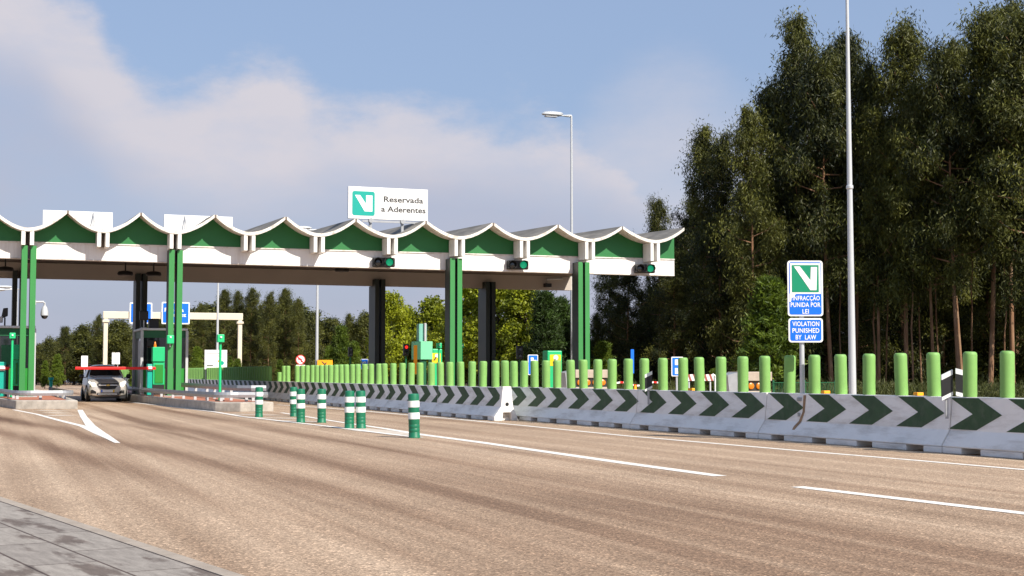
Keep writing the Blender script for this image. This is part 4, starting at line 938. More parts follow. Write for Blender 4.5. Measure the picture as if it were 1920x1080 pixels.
# information hoarding
v_ = 80; a, b = AV(384, 656, v_), AV(425.5, 689, v_); w = b.x-a.x
t = thing('notice_hoarding', 'large white notice board with faint lines behind the green beacon post', 'notice board', ((a.x+b.x)/2, v_, 0))
part('board', MB().box(-w/2, w/2, 0, .06, b.z-.1, a.z), 'signwhite', t)
zt_ = a.z
for k, (xx, ww, zz) in enumerate(((-.12, .6, .17), (-.1, .62, .3))): part('faint_line', MB().box(w*(xx-ww/2), w*(xx+ww/2), -.006, -.001, zt_-zz-.06, zt_-zz), 'faint', t)
part('dark_line', MB().box(-w*.4, -w*.12, -.006, -.001, zt_-.9, zt_-.84), 'ink', t)
part('green_shape', MB().lathe([(w*.09, -.006), (w*.09, -.001)], 16, (w*.28, 0, zt_-.72), 'y'), 'signteal', t); part('orange_dot', MB().lathe([(w*.045, -.006), (w*.045, -.001)], 12, (w*.13, 0, zt_-.62), 'y'), 'orange', t)
for s_ in (-.42, .42): part('leg', MB().box(w*s_-.04, w*s_+.04, .061, .12, 0, zt_-.1), 'galv', t)
# ================================================================ GANTRY WITH BLUE SIGNS
v_ = 108.
aL, aR = AV(198.5, 587, v_), AV(450, 593, v_)
zg = (aL.z+aR.z)/2
gt = thing('sign_gantry', 'cream portal gantry carrying the blue direction signs beyond the canopy', 'gantry', ((aL.x+aR.x)/2, v_, 0))
L0, R0 = aL.x, aR.x
for x in (L0, R0):
    part('upright', MB().box(x-.15, x+.15, v_-.15, v_+.15, 0, zg-.35), 'cream', gt, absolute=True, bevel=.03)
    part('collar', MB().box(x-.24, x+.24, v_-.24, v_+.24, zg-.62, zg-.45), 'cream', gt, absolute=True, bevel=.02)
part('cross_beam', MB().box(L0-.2, R0+.2, v_-.16, v_+.16, zg-.17-.17, zg+.17), 'cream', gt, absolute=True, bevel=.03)
def dir_sign(px0, px1, pyt, pyb, label, lines):
    a, b = AV(px0, pyt, v_-.3), AV(px1, pyb, v_-.3); w = b.x-a.x; h = a.z-b.z
    t = thing('direction_sign', label, 'sign', ((a.x+b.x)/2, v_-.3, b.z), 0, 'blue direction signs on the gantry')
    part('panel', MB().prism(rrect(w, h, .08, cz=h/2), 0, .08), 'signwhite', t)
    part('field', MB().prism(rrect(w-.18, h-.18, .06, cz=h/2), -.008, -.001), 'blue', t)
    part('bracket', MB().box(-w*.3, -w*.3+.08, .081, .138, h*.3, h*.7).box(w*.3-.08, w*.3, .081, .138, h*.3, h*.7), 'galv', t)
    for (s_, cx, cz, ww, hh) in lines: text_mesh(s_, w*ww, h*hh, w*cx, h*cz, -.012, 'signwhite', t, .02)
dir_sign(243.5, 285, 567, 607, 'left blue direction sign on the gantry, mostly behind a dark column', [('A17', -.05, .70, .5, .2)])
dir_sign(303.5, 355.5, 566, 608, 'right blue direction sign on the gantry, half behind the second column', [('Figueira', -.06, .56, .68, .17), ('da Foz', .10, .34, .54, .17)])
# ================================================================ STREET LAMPS
def street_lamp(px, v_, H, r0, r1, label, heads=True, arm_dir=-1, sc=1., joint=None, x=None, z0=0):
    p = AV(px, 690, v_)
    t = thing('street_lamp', label, 'street lamp', (p.x if x is None else x, v_, z0))
    part('pole', MB().lathe([(r0, 0), (r0, .02), (lerp(r0, r1, .5), H*.5), (r1, H)], 18), 'polewhite', t, smooth=True)
    part('base_plate', MB().box(-r0*2, r0*2, -r0*2, r0*2, 0, .03), 'galv', t)
    if joint: part('joint_ring', MB().lathe([(r0*.86, joint), (r0*.92, joint+.02), (r0*.92, joint+.07), (r0*.86, joint+.09)], 18), 'galv', t)
    part('arm', MB().tube([(.12*sc, .35*sc, H), (0, .05, H+.02), (-.5*sc, -.0, H-.03), (-1.0*sc, -.35*sc, H-.1)], .045*sc, 8).tube([(.12*sc, .35*sc, H), (-.4*sc, .45*sc, H+.06), (-.8*sc, .45*sc, H+.1)], .04*sc, 8), 'polewhite', t, smooth=True)
    for (hx_, hy_, hz_) in ((-1.3, -.4, -.10), (-.85, .5, .14)):
        s_ = sc
        hd = MB().lathe([(.02, -.62), (.12, -.55), (.19, -.2), (.2, .1), (.16, .42), (.06, .55)], 14, axis='x')
        hd.v = [(x_*s_+hx_*s_, y_*s_+hy_*s_, (z_*.55+(.0))*s_+H+hz_*s_+.02) for x_, y_, z_ in hd.v]
        o = part('lamp_head', hd, 'polewhite', t, smooth=True)
        part('lamp_glass', MB().box((hx_-.42)*s_, (hx_+.25)*s_, (hy_-.12)*s_, (hy_+.12)*s_, H+(hz_-.13)*s_, H+(hz_-.085)*s_), 'rail', o)
    return t
pz = AV(1072, 217, 72).z
street_lamp(1072.5, 72, pz-.0, .1, .055, 'grey street lamp with twin heads rising behind the canopy roof')
# near pole at the right, its top outside the frame
pb = AV(1598, 742, 31.); 
o = street_lamp(1598, 31.0, 11.6, .098, .036, 'tall pale lamp pole beside the violation sign, running out of the top of the picture', joint=None)
zj = AV(1594, 351, 31.).z
part('joint_ring', MB().lathe([(.078, zj-.05), (.09, zj-.03), (.09, zj+.03), (.078, zj+.05)], 18), 'galv', o)
street_lamp(407, 96, 9.6, .1, .05, 'thin pale lamp pole left, crossing the gantry beam')
street_lamp(594, 92, AV(594, 431, 92).z, .11, .06, 'thin pale lamp pole rising behind the orange roadworks sign')
street_lamp(29, 105, AV(29, 542, 105).z, .1, .05, 'thin lamp pole at the far left, hidden behind the leftmost column')
# ================================================================ THINGS SEEN BETWEEN THE GREEN TUBES
def cabinet(px0, px1, pyt, v_, label):
    a, b = AV(px0, pyt, v_), AV(px1, pyt, v_); w = b.x-a.x; h = a.z; x0 = (a.x+b.x)/2
    t = thing('beacon_trailer', label, 'roadworks trailer', (x0, v_, 0), 0, 'beige roadworks trailers with amber lamps behind the barrier')
    part('top_panel', MB().box(-w/2, w/2, 0, .7, h-.28, h), 'beige', t, bevel=.02)
    part('body', MB().box(-w/2+.02, w/2-.02, .02, .7, .2, h-.58), 'beige', t, bevel=.02)
    part('lamp_recess', MB().box(-w/2+.02, w/2-.02, .06, .66, h-.579, h-.281), 'dark', t)
    for k in range(4):
        part('amber_lamp', MB().lathe([(.1, .055), (.095, .02), (.05, .0)], 16, (-w*.35+w*.235*k, 0, h-.43), 'y'), 'amber', t, smooth=True)
    part('side_panel', MB().prism([(-w/2-.002, .2), (-w/2-.002, h-.02), (-w/2-.35, h-.1), (-w/2-.25, .2)], .05, .65), 'rail', t)
    for s_ in (-.3, .3): part('wheel', MB().lathe([(.2, -.08), (.2, .08)], 18, (w*s_, .3, .2), 'x'), 'rubber', t)
cabinet(1079, 1140, 693, 44, 'beige trailer with amber lamps at the foot of the rightmost column')
cabinet(1385, 1448, 697, 38, 'beige trailer with amber lamps left of the violation sign')
# striped board
v_ = 41; a, b = AV(1288, 702, v_), AV(1338, 714, v_); w = b.x-a.x; h = a.z-b.z
t = thing('striped_board', 'red and white striped barrier board between the green posts', 'barrier board', ((a.x+b.x)/2, v_, 0))
part('board', MB().box(-w/2, w/2, 0, .03, b.z, a.z), 'signwhite', t)
for k in range(5): x = -w/2+.04+k*w/5; part('red_stripe', MB().prism([(x+.06, b.z), (x+.14, b.z), (x+.06, a.z), (x-.02, a.z)], -.006, -.001), 'dullred', t)
for s_ in (-.4, .4): part('leg', MB().box(w*s_-.02, w*s_+.02, .031, .07, 0, a.z-.02), 'polewhite', t)
t = thing('traffic_post', 'white bent plastic post right of the striped board', 'post', (AV(1341, 710, 41.5).x, 41.5, 0))
part('post', MB().tube([(0, 0, 0), (0, 0, .95), (-.02, 0, 1.08), (-.1, 0, 1.12)], .035), 'delwhite', t, smooth=True); part('foot', MB().box(-.12, .12, -.12, .12, 0, .04), 'black', t)
# red and white tape
a, b = AV(1150, 720, 46), AV(1238, 719, 46); mb = MB(); n = 14
for k in range(n):
    x0, x1 = lerp(a.x, b.x, k/n), lerp(a.x, b.x, (k+1)/n); z0 = a.z+.06*math.sin(k/n*9); z1 = a.z+.06*math.sin((k+1)/n*9)
    mb.add([(x0, 46, z0-.03), (x1, 46, z1-.03), (x1, 46, z1+.03), (x0, 46, z0+.03)], [(0, 1, 2, 3)], k % 2)
t = thing('barrier_tape', 'red and white tape strung low between stakes behind the green posts', 'tape', (a.x, 46, 0))
part('tape', mb, ['red', 'signwhite'], t, absolute=True)
for x in (a.x, b.x): part('stake', MB().box(x-.02, x+.02, 46.003, 46.04, 0, a.z+.08), 'rail', t, absolute=True)
for px, lb in ((1191, 'orange cone tip behind the barrier left of the slanted marker'), ):
    p = AV(px, 727, 42)
    t = thing('traffic_cone', lb, 'cone', (p.x, 42, 0)); part('cone', MB().lathe([(.16, .03), (.03, .78)], 16), 'orange', t, smooth=True); part('foot', MB().box(-.2, .2, -.2, .2, 0, .03), 'black', t); part('band', MB().lathe([(.105, .35), (.085, .5)], 16), 'delwhite', t)
# white jersey piece near ticket machine
t = thing('water_barrier', 'white plastic block right of the green ticket machine', 'barrier block', (AV(1057, 715, 52).x, 52, 0))
part('block', MB().prism([(-.12, 0), (.3, 0), (.24, .6), (.14, 1.1), (-.05, 1.1), (-.1, .6)], 0, .8), 'signwhite', t, bevel=.03)
# low green mesh fence
f0, f1 = AV(1450, 722, 36.5), AV(1566, 722, 36.5)
t = thing('mesh_fence', 'low green wire fence behind the posts around the violation sign', 'fence', (f0.x, 36.5, 0))
n = 14
for k in range(0, n+1, 7): x = lerp(f0.x, f1.x, k/n); part('fence_post', MB().box(x-.025, x+.025, 36.48, 36.52, 0, .95), 'dkgreen', t, absolute=True)
mb = MB()
for k in range(n*3+1): x = lerp(f0.x, f1.x, k/(n*3)); mb.box(x-.004, x+.004, 36.47, 36.478, .05, .9)
for z in (.1, .4, .88): mb.box(f0.x, f1.x, 36.46, 36.469, z-.008, z+.008)
part('wire_panel', mb, 'dkgreen', t, absolute=True)
# teal flexible post far left
t = thing('lane_post', 'slim teal post on the road just left of the car', 'post', (AV(95.5, 720, 75).x, 75, 0))
part('post', MB().lathe([(.1, 0), (.08, .05), (.08, .8), (.13, .82), (.13, .95)], 14), 'teal', t, smooth=True); part('foot', MB().box(-.14, .14, -.14, .14, 0, .02), 'black', t)

# ================================================================ CAR
def car():
    cx = 5.22; fy = 60.1
    t = thing('parked_car', 'silver hatchback waiting at the lowered red barrier with headlights on', 'car', (cx, fy, 0)); t.name = 'hatchback_car'
    # stations: y, z bottom, z belt, z shoulder, half width, half roof width, z roof
    st = [(0.00, .30, .50, .60, .50, .30, .66), (.06, .22, .55, .66, .66, .44, .74), (.22, .18, .62, .74, .76, .60, .84), (.55, .18, .68, .84, .80, .66, .95), (.95, .18, .72, .90, .80, .66, 1.03),
          (1.10, .18, .74, .93, .80, .64, 1.07), (1.65, .18, .76, .96, .80, .57, 1.42), (1.95, .18, .77, .97, .80, .56, 1.50), (2.6, .18, .78, .98, .80, .56, 1.52), (3.2, .2, .80, 1.0, .79, .54, 1.47), (3.5, .25, .8, 1.0, .74, .50, 1.3), (3.62, .35, .8, .95, .66, .46, 1.05)]
    mb = MB(); vs_ = []
    for (y, zb, zm, zs, hw, hr, zr) in st:
        h = [(0, zb), (hw*.8, zb), (hw*.97, zb+.08), (hw, zm*.75), (hw*.985, zm), (hw*.94, zs), (lerp(hr, hw*.9, .12), lerp(zr, zs, .25)), (hr*.9, zr-.03), (hr*.5, zr), (0, zr+.01)]
        vs_ += [(x, y, z) for x, z in h]+[(-x, y, z) for x, z in h[-2:0:-1]]
    m = 18
    fs_ = [(i*m+j, i*m+(j+1) % m, (i+1)*m+(j+1) % m, (i+1)*m+j) for i in range(len(st)-1) for j in range(m)]+[tuple(range(m)), tuple(range((len(st)-1)*m, len(st)*m))]
    mb.add(vs_, fs_)
    o = part('body', mb, 'carpaint', t, smooth=False)
    o.data.polygons.foreach_set('use_smooth', [True]*len(o.data.polygons))
    sd = o.modifiers.new('sub', 'SUBSURF'); sd.levels = 2; sd.render_levels = 2
    part('windscreen', MB().add([(-.64, 1.10, 1.035), (.64, 1.10, 1.035), (.52, 1.72, 1.43), (-.52, 1.72, 1.43), (-.3, 1.0, 1.06), (.3, 1.0, 1.06), (.25, 1.7, 1.475), (-.25, 1.7, 1.475)],
         [(4, 5, 6, 7), (0, 4, 7, 3), (5, 1, 2, 6)]), 'glass', t, smooth=True)
    for s_ in (-1, 1):
        part('side_window', MB().add([(s_*.765, 1.35, 1.0), (s_*.775, 3.1, 1.02), (s_*.60, 2.9, 1.40), (s_*.60, 1.85, 1.41)], [(0, 1, 2, 3)]), 'glass', t)
        mr_ = part('wing_mirror', MB().lathe([(.02, -.1), (.09, -.06), (.1, .02), (.06, .08)], 14, (s_*.93, 1.22, 1.03), 'x'), 'black', t, smooth=True)
        part('mirror_arm', MB().box(min(s_*.76, s_*.9), max(s_*.76, s_*.9), 1.2, 1.26, .97, 1.0), 'black', mr_)
        for wy in (.66, 3.0):
            wh = part('wheel', MB().lathe([(.24, -.1), (.30, -.09), (.31, 0), (.30, .09), (.24, .1)], 26, (s_*.71, wy, .31), 'x'), 'rubber', t, smooth=True)
            part('rim', MB().lathe([(.2, -.004), (.16, .02), (.05, .03)], 18, (s_*.812, wy, .31), 'x') if s_ > 0 else MB().lathe([(.2, .004), (.16, -.02), (.05, -.03)], 18, (s_*.812, wy, .31), 'x'), 'galv', wh)
        part('wheel_arch', MB().lathe([(.36, -.01), (.36, .01)], 26, (s_*.795, .66, .33), 'x'), 'black', t)
        part('fog_recess', MB().add([(s_*.44, -.01, .34), (s_*.66, .07, .34), (s_*.66, .07, .46), (s_*.6, .05, .5), (s_*.46, -.01, .42)], [(0, 1, 2, 3, 4)]), 'black', t)
        hl = part('headlight', MB().add([(s_*.42, .015, .60), (s_*.62, .10, .60), (s_*.755, .30, .80), (s_*.70, .30, .86), (s_*.56, .12, .80), (s_*.44, .03, .72)], [(0, 1, 2, 3, 4, 5)]), 'lampglass', t)
        part('lamp_bulb', MB().lathe([(.085, 0), (.07, -.03), (.02, -.045)], 16, (s_*.57, .06, .70), 'y'), 'lit', hl, smooth=True)
    part('upper_grille', MB().prism([(-.42, .75), (.42, .75), (.38, .692), (-.38, .692)], -.035, .02), 'black', t)
    part('chrome_bar', MB().box(-.37, .37, -.045, .0, .655, .688), 'chrome', t, bevel=.008)
    part('emblem', MB().prism([(-.07, .655), (-.03, .655), (-.03, .64), (.03, .64), (.03, .655), (.07, .655), (.09, .69), (.03, .69), (.03, .705), (-.03, .705), (-.03, .69), (-.05, .69)], -.062, -.046), 'gold', t)
    part('lower_grille', MB().prism([(-.38, .652), (.38, .652), (.29, .53), (0, .495), (-.29, .53)], -.04, .02), 'black', t)
    part('bumper_intake', MB().prism([(-.4, .37), (.4, .37), (.43, .27), (-.43, .27)], -.02, .03), 'black', t)
    for z in (.30, .34): part('intake_slat', MB().box(-.38, .38, -.03, -.021, z-.008, z+.008), 'chrome', t)
    pl_ = part('number_plate', MB().box(-.26, .26, -.05, -.035, .385, .49), 'signwhite', t)
    part('plate_blue_strip', MB().box(-.26, -.21, -.054, -.0505, .385, .49), 'blue', pl_); part('plate_yellow_strip', MB().box(.2, .26, -.054, -.0505, .385, .49), 'yellow', pl_)
    part('underbody', MB().box(-.68, .68, .1, 3.4, .14, .24), 'black', t)
    for s_ in (-1, 1): part('wiper', MB().tube([(s_*.1-.25, 1.06, 1.055), (s_*.1+.2, 1.2, 1.15)], .01, 6), 'black', t)
    for s_ in (-1, 1): part('roof_rail', MB().box(s_*.5-.015, s_*.5+.015, 1.95, 3.1, 1.49, 1.53), 'black', t)
car()
# amber wand (barrier lamp) seen right of the car
# ================================================================ TREES
def np_mesh(name, V, Fq, tone, mt):
    me = bpy.data.meshes.new(name); n = len(V); k = len(Fq)
    me.vertices.add(n); me.vertices.foreach_set('co', V.astype(np.float32).ravel())
    me.loops.add(k*4); me.loops.foreach_set('vertex_index', Fq.astype(np.int32).ravel())
    me.polygons.add(k); me.polygons.foreach_set('loop_start', np.arange(0, k*4, 4, dtype=np.int32)); me.polygons.foreach_set('loop_total', np.full(k, 4, dtype=np.int32))
    at = me.attributes.new('tone', 'FLOAT', 'POINT'); at.data.foreach_set('value', tone.astype(np.float32))
    me.update(calc_edges=True); me.validate(); me.materials.append(M[mt]); return me
def leaves(rs, centers, csize, per, ln, wd, droop, tone_c, mt, name='crown', vs=.8):
    n = len(centers)*per
    c = np.repeat(centers, per, 0); sz = np.repeat(csize, per)[:, None]
    p = c + rs.normal(0, 1, (n, 3))*sz*np.array([1, 1, vs])
    d = rs.normal(0, 1, (n, 3)); d[:, 2] = d[:, 2]*.6 - droop; d /= np.linalg.norm(d, axis=1)[:, None]
    s = rs.normal(0, 1, (n, 3)); s -= (s*d).sum(1)[:, None]*d; s /= np.linalg.norm(s, axis=1)[:, None]
    l = (ln*rs.uniform(.6, 1.4, n))[:, None]; w = (wd*rs.uniform(.6, 1.3, n))[:, None]
    V = np.empty((n, 4, 3)); V[:, 0] = p; V[:, 1] = p+d*l*.45+s*w*.5; V[:, 2] = p+d*l; V[:, 3] = p+d*l*.45-s*w*.5
    tone = np.clip(np.repeat(tone_c, per)+rs.normal(0, .16, n), 0, 1)
    return np_mesh(name, V.reshape(-1, 3), np.arange(n*4).reshape(-1, 4), np.repeat(tone, 4), mt)
def tree_proto(kind, seed):
    rs = np.random.RandomState(seed); H = 1.; mb = MB()
    if kind in ('euc', 'euclow', 'slim'):
        H = 18.; bend = rs.normal(0, .16 if kind != 'slim' else .4, 2); tp = lambda t: np.array([bend[0]*math.sin(t*3.)+bend[1]*t*1.2, bend[1]*math.sin(t*2.5)-bend[0]*t, H*t])
        thin_ = .6 if kind == 'slim' else 1.
        mb.tube([tuple(tp(t)+(rs.normal(0, .10, 3)*(1-abs(2*t-1)) if kind == 'slim' else 0)) for t in np.linspace(0, .97, 14)], [thin_*lerp(.125, .02, t) for t in np.linspace(0, 1, 14)], 9)
        cb = {'euc': rs.uniform(.2, .42), 'euclow': .04, 'slim': rs.uniform(.5, .66)}[kind]; cen = []; sz = []
        nb = 44 if kind != 'slim' else 24
        for i in range(nb):
            t = cb+(0.97-cb)*((i+.5)/nb)**.9; q = (t-cb)/(1-cb)
            rad = (2.75*(1-q)**.62*min(1, .5+q*2.2)+.12)*rs.uniform(.35, 1.2)
            a = i*2.4+rs.uniform(-.4, .4); p0 = tp(t); e = p0+np.array([math.cos(a)*rad, math.sin(a)*rad, rad*rs.uniform(.25, .75)])
            mid = (p0+e)/2+np.array([0, 0, -.12*rad]); mb.tube([tuple(p0), tuple(mid), tuple(e)], [.045*(1-q)+.015, .03, .01], 5)
            for k in range(4):
                f = rs.uniform(.45, 1.1); c = p0+(e-p0)*f+rs.normal(0, .2, 3)+np.array([0, 0, -.25*k*rs.uniform(0, 1)]); cen.append(c); sz.append(rs.uniform(.12, .42))
        for k in range(8): cen.append(tp(.90+.10*k/8)+rs.normal(0, .12, 3)); sz.append(.13)
        cen = np.array(cen); tone = np.clip(rs.normal(.34, .22, len(cen)), 0, 1)
        cr = leaves(rs, cen, np.array(sz), 215, .25, .056, 1.3, tone, 'euc', vs=1.35)
        bark = 'bark'
    elif kind == 'plane':
        H = 7.5; mb.tube([(0, 0, 0), (.05, 0, 2), (-.05, .1, 4.5), (0, 0, 7)], [.14, .12, .07, .02], 9); cen = []; sz = []
        for i in range(70):
            t = rs.uniform(.16, 1); q = t; rad = 2.3*math.sin(math.pi*min(1, q*.75+.22))**.6*rs.uniform(.3, 1.05)*(1 if t < .8 else (1.02-t)*4+.15)
            a = i*2.4; c = np.array([math.cos(a)*rad, math.sin(a)*rad, H*t]); 
            if i % 2 == 0: mb.tube([(0, 0, max(1, c[2]-rad*.9)), tuple(c)], [.04, .012], 5)
            for k in range(3): cen.append(c+rs.normal(0, .3, 3)); sz.append(rs.uniform(.2, .36))
        cen = np.array(cen); tone = np.clip(rs.normal(.5, .25, len(cen)), 0, 1)
        cr = leaves(rs, cen, np.array(sz), 75, .22, .17, .2, tone, 'plane'); bark = 'darkbark'
    elif kind in ('pine', 'young'):
        H = 7.; mb.tube([(0, 0, 0), (.03, 0, 3.5), (0, 0, 6.8)], [.11, .07, .015], 8); cen = []; sz = []
        for i in range(90):
            t = .06+.9*(i/90)**.9; rad = 1.75*(1-t)**.7*rs.uniform(.45, 1.1)+.1; a = i*2.4
            c = np.array([math.cos(a)*rad, math.sin(a)*rad, H*t+rad*.55]); mb.tube([(0, 0, H*t), tuple(c)], [.03, .008], 5)
            for k in range(3): f = rs.uniform(.5, 1); cen.append(np.array([0, 0, H*t])*(1-f)+c*f+rs.normal(0, .1, 3)); sz.append(rs.uniform(.1, .22))
        cen = np.array(cen); tone = np.clip(rs.normal(.4, .22, len(cen)), 0, 1)
        cr = leaves(rs, cen, np.array(sz), 60, .30, .05 if kind == 'pine' else .09, -.9, tone, kind); bark = 'darkbark'
    else:                                       # round, broad evergreen crown
        H = 10.; mb.tube([(0, 0, 0), (.1, 0, 3), (0, .1, 6), (0, 0, 9)], [.2, .16, .1, .03], 9); cen = []; sz = []
        for i in range(75):
            t = rs.uniform(.12, 1); rad = 2.9*math.sin(math.pi*min(1, t*.7+.2))**.7*rs.uniform(.25, 1.05)*(1 if t < .75 else (1.03-t)*3.4+.1)
            a = i*2.4; c = np.array([math.cos(a)*rad, math.sin(a)*rad, H*t])
            if i % 2 == 0: mb.tube([(0, 0, max(1, c[2]-rad)), tuple(c)], [.06, .015], 5)
            for k in range(4): cen.append(c+rs.normal(0, .42, 3)); sz.append(rs.uniform(.28, .5))
        cen = np.array(cen); tone = np.clip(rs.normal(.32, .22, len(cen)), 0, 1)
        cr = leaves(rs, cen, np.array(sz), 70, .36, .13, .4, tone, 'euc'); bark = 'darkbark'
    return cr, mb.mesh('trunk', bark, True), H
PR = {}
for kind, ns in (('euc', 5), ('euclow', 4), ('slim', 4), ('plane', 2), ('pine', 2), ('young', 2), ('round', 3)):
    PR[kind] = [tree_proto(kind, 100+17*i+len(kind)) for i in range(ns)]
CAT = {'euc': ('eucalyptus_tree', 'eucalyptus'), 'euclow': ('eucalyptus_tree', 'eucalyptus'), 'slim': ('eucalyptus_tree', 'eucalyptus'), 'plane': ('broadleaf_tree', 'tree'), 'pine': ('pine_tree', 'pine'), 'young': ('young_tree', 'young tree'), 'round': ('evergreen_tree', 'tree')}
tcount = {}
def tree(kind, x, y, h, label, group, wide=1., lean=0):
    i = tcount.get(kind, 0); tcount[kind] = i+1
    cr, tk, H = PR[kind][i % len(PR[kind])]; s = h/H
    t = thing(CAT[kind][0], label, CAT[kind][1], (x, y, -.03), rnd.uniform(0, 6.28), group); t.scale = (s*wide, s*wide, s); t.rotation_euler[1] = lean
    link('crown', cr, t); link('trunk', tk, t); return t
def tree_px(kind, px, pyt, dist, label, group, wide=1., lean=0):
    p = AD(px, pyt, dist); return tree(kind, p.x, p.y, p.z, label, group, wide, lean)
# right hand wood, front rank: (px, top py, distance, low crown?)
WG = 'eucalyptus trees of the right hand wood'
front = [(1135, 470, 84, 1, 1.3), (1175, 440, 80, 1, 1.2), (1232, 372, 82, 0, .8), (1262, 470, 74, 1, 1.4), (1312, 238, 76, 1, 1.0), (1352, 252, 74, 1, .95), (1402, 200, 72, 1, 1.0), (1440, 165, 76, 0, 1.0), (1497, 28, 74, 1, .95),
         (1552, 95, 72, 0, 1.), (1592, 66, 76, 0, .9), (1640, 200, 72, 0, .9), (1688, 42, 72, 0, .95), (1742, 175, 72, 0, .85), (1788, 76, 70, 0, .95), (1842, 22, 72, 0, 1.05), (1884, 5, 74, 0, 1.), (1925, 20, 69, 0, 1.1), (1975, 60, 70, 0, 1.)]
for i, (px, py, d, low, wd) in enumerate(front):
    tree_px('euclow' if low else 'euc', px, py, d, 'tall dark eucalyptus at the front of the right hand wood, %s from the left' % nth(i+1), WG, wd)
for i in range(34):                                   # ranks behind
    px = 1120+i*27+rnd.uniform(-8, 8); d = rnd.uniform(80, 96)
    top = np.interp(px, [1120, 1250, 1300, 1400, 1480, 1600, 1750, 1850, 2050], [580, 500, 370, 330, 230, 260, 270, 170, 150])+rnd.uniform(0, 70)
    tree_px('euclow' if (i % 3 == 0 or px < 1420) else 'euc', px, top, d, 'dark eucalyptus deep in the right hand wood, mostly hidden by the front rank', 'eucalyptus trees deep in the right hand wood', 1.15)
for i in range(26):
    px = 1180+i*36+rnd.uniform(-8, 8); d = rnd.uniform(98, 112)
    tree_px('euclow', px, np.interp(px, [1180, 1300, 1480, 1900, 2100], [600, 450, 360, 330, 300])+rnd.uniform(0, 60), d, 'dark eucalyptus deep in the right hand wood, mostly hidden by the front rank', 'eucalyptus trees deep in the right hand wood', 1.4)
# slim bare trunks seen low in the wood
for i, px in enumerate((1570, 1634, 1652, 1703, 1720, 1752, 1812, 1871)):
    tree_px('slim', px, 170+rnd.uniform(-40, 80), 74+rnd.uniform(-4, 5), 'slim eucalyptus with a bare reddish trunk at the wood edge, %s from the lamp pole' % nth(i+1), 'slim bare trunked eucalyptus', .8)
tree_px('young', 1442, 520, 62, 'bright yellow green young tree at the wood edge left of the violation sign', None, 1.15)
tree_px('young', 1130, 640, 66, 'small green shrub-like young tree right of the rightmost column', None, 1.2)
tree_px('young', 1340, 690, 60, 'low light green sapling behind the striped board', None, 1.3)
# yellow-green street trees behind the far lanes
YG = 'yellow green trees behind the canopy'
for i, (px, py, d, wd) in enumerate(((732, 552, 92, .72), (765, 590, 96, .8), (812, 560, 95, .9), (880, 535, 88, 1.0), (935, 515, 86, 1.0), (985, 540, 84, .95), (850, 600, 90, .8))):
    tree_px('plane', px, py, d, 'yellow green broadleaf tree seen under the canopy, %s from the left' % nth((1, 2, 3, 5, 6, 7, 4)[i]), YG, wd)
for i, (px, py, d) in enumerate(((1022, 545, 78), (1052, 560, 80), (1088, 600, 82))):
    tree_px('pine', px, py, d, ('dark green pine right of the yellow green trees', 'dark green pine just left of the rightmost column', 'low dark pine directly behind the rightmost column')[i], 'dark pines behind the canopy', 1.1)
# left background
LG = 'dark trees of the left background'
left = [(70, 650, 150, 'round', 1), (92, 638, 140, 'round', .8), (125, 612, 145, 'euc', 1.2), (160, 612, 150, 'round', 1), (188, 590, 140, 'euclow', 1.1), (222, 605, 140, 'round', 1.1), (262, 600, 135, 'euclow', 1.2), (300, 590, 135, 'euclow', 1.1), (345, 580, 125, 'euclow', 1.1),
        (380, 570, 125, 'euclow', 1.1), (418, 542, 120, 'euclow', 1.2), (448, 546, 122, 'euclow', 1.1), (470, 540, 120, 'euclow', 1.2), (507, 548, 118, 'euclow', 1.1), (532, 540, 120, 'euclow', 1.2), (560, 560, 118, 'euclow', 1.0), (584, 598, 120, 'round', .6),
        (622, 600, 130, 'round', 1.), (652, 588, 130, 'euclow', 1.1), (690, 592, 130, 'round', 1.), (720, 600, 132, 'round', 1.1), (775, 612, 130, 'round', 1.)]
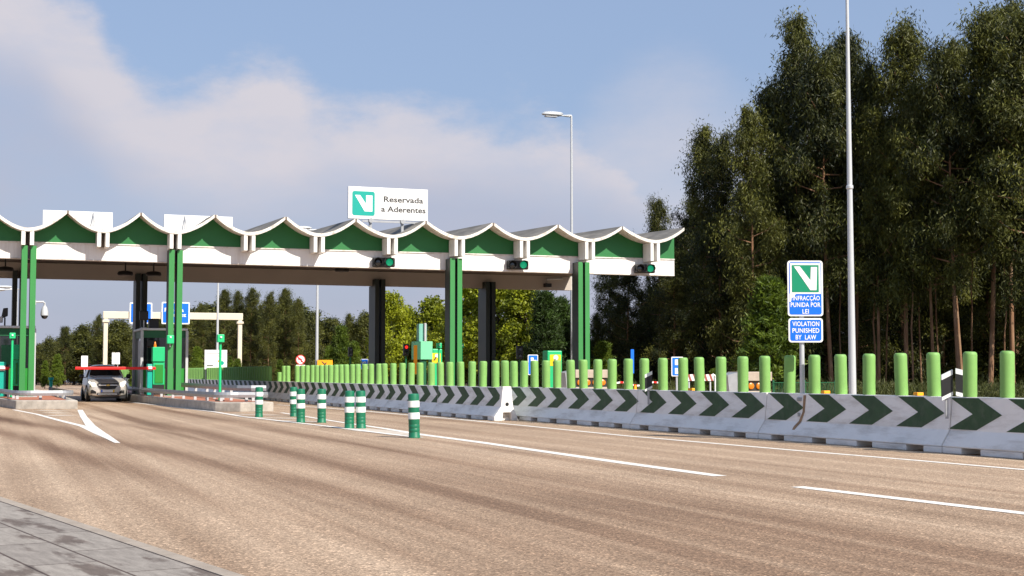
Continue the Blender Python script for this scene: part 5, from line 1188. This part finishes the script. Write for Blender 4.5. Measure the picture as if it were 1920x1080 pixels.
for i, (px, py, d, kd, wd) in enumerate(left):
    tree_px(kd, px, py, d, 'dark green tree on the skyline under the canopy, %s from the left' % nth(i+1), LG, wd)
for i in range(56):
    px = 20+i*19+rnd.uniform(-6, 6); top = np.interp(px, [20, 60, 100, 200, 400, 560, 620, 700, 1100], [658, 650, 636, 612, 575, 570, 615, 608, 590])+rnd.uniform(0, 20)
    tree_px('round', px, top, rnd.uniform(148, 175), 'dark tree in the dense far tree line behind the canopy', 'dense far tree line', 1.5)
for i, (px, py, d) in enumerate(((85, 676, 112), (108, 664, 110), (250, 676, 100), (370, 650, 96), (430, 668, 92), (446, 672, 90), (525, 674, 84), (640, 610, 92), (665, 640, 88), (618, 648, 92))):
    tree_px('young', px, py, d, 'bright green young pine before the dark background trees, %s from the left' % nth(sorted([85, 108, 250, 370, 430, 446, 525, 640, 665, 618]).index(px)+1), 'young pines before the far trees', .85)
# undergrowth and grass: stuff
def scatter(name, boxes, ln, wd, mt, droop, label, seed):
    rs = np.random.RandomState(seed); cs = []
    for (x0, x1, y0, y1, z0, z1, n) in boxes: cs.append(np.stack([rs.uniform(x0, x1, n), rs.uniform(y0, y1, n), z0+(z1-z0)*rs.uniform(0, 1, n)**1.7], 1))
    c = np.concatenate(cs); tone = np.clip(rs.normal(.3, .25, len(c)), 0, 1)
    me = leaves(rs, c, np.full(len(c), .22), 30, ln, wd, droop, tone, mt, name)
    o = link(name, me); tag(o, label, 'undergrowth', None, 'stuff')
def wood_box(px0, px1, d0, d1, z1, n):
    out = []; k = 12
    for i in range(k):
        a = AD(lerp(px0, px1, (i+.5)/k), 690, (d0+d1)/2); out.append((a.x-(px1-px0)/k*d0/F_PX, a.x+(px1-px0)/k*d0/F_PX, a.y-(d1-d0)/2, a.y+(d1-d0)/2, 0, z1, n//k))
    return out
scatter('undergrowth', wood_box(1090, 2000, 84, 100, 3.2, 4200), .45, .16, 'euc', .3, 'dark leafy undergrowth between the trunks of the right hand wood', 3)
scatter('verge_grass', wood_box(1090, 2000, 60, 66, .42, 2200), .26, .025, 'grass', -1.4, 'dry green grass and weeds along the edge of the wood', 4)
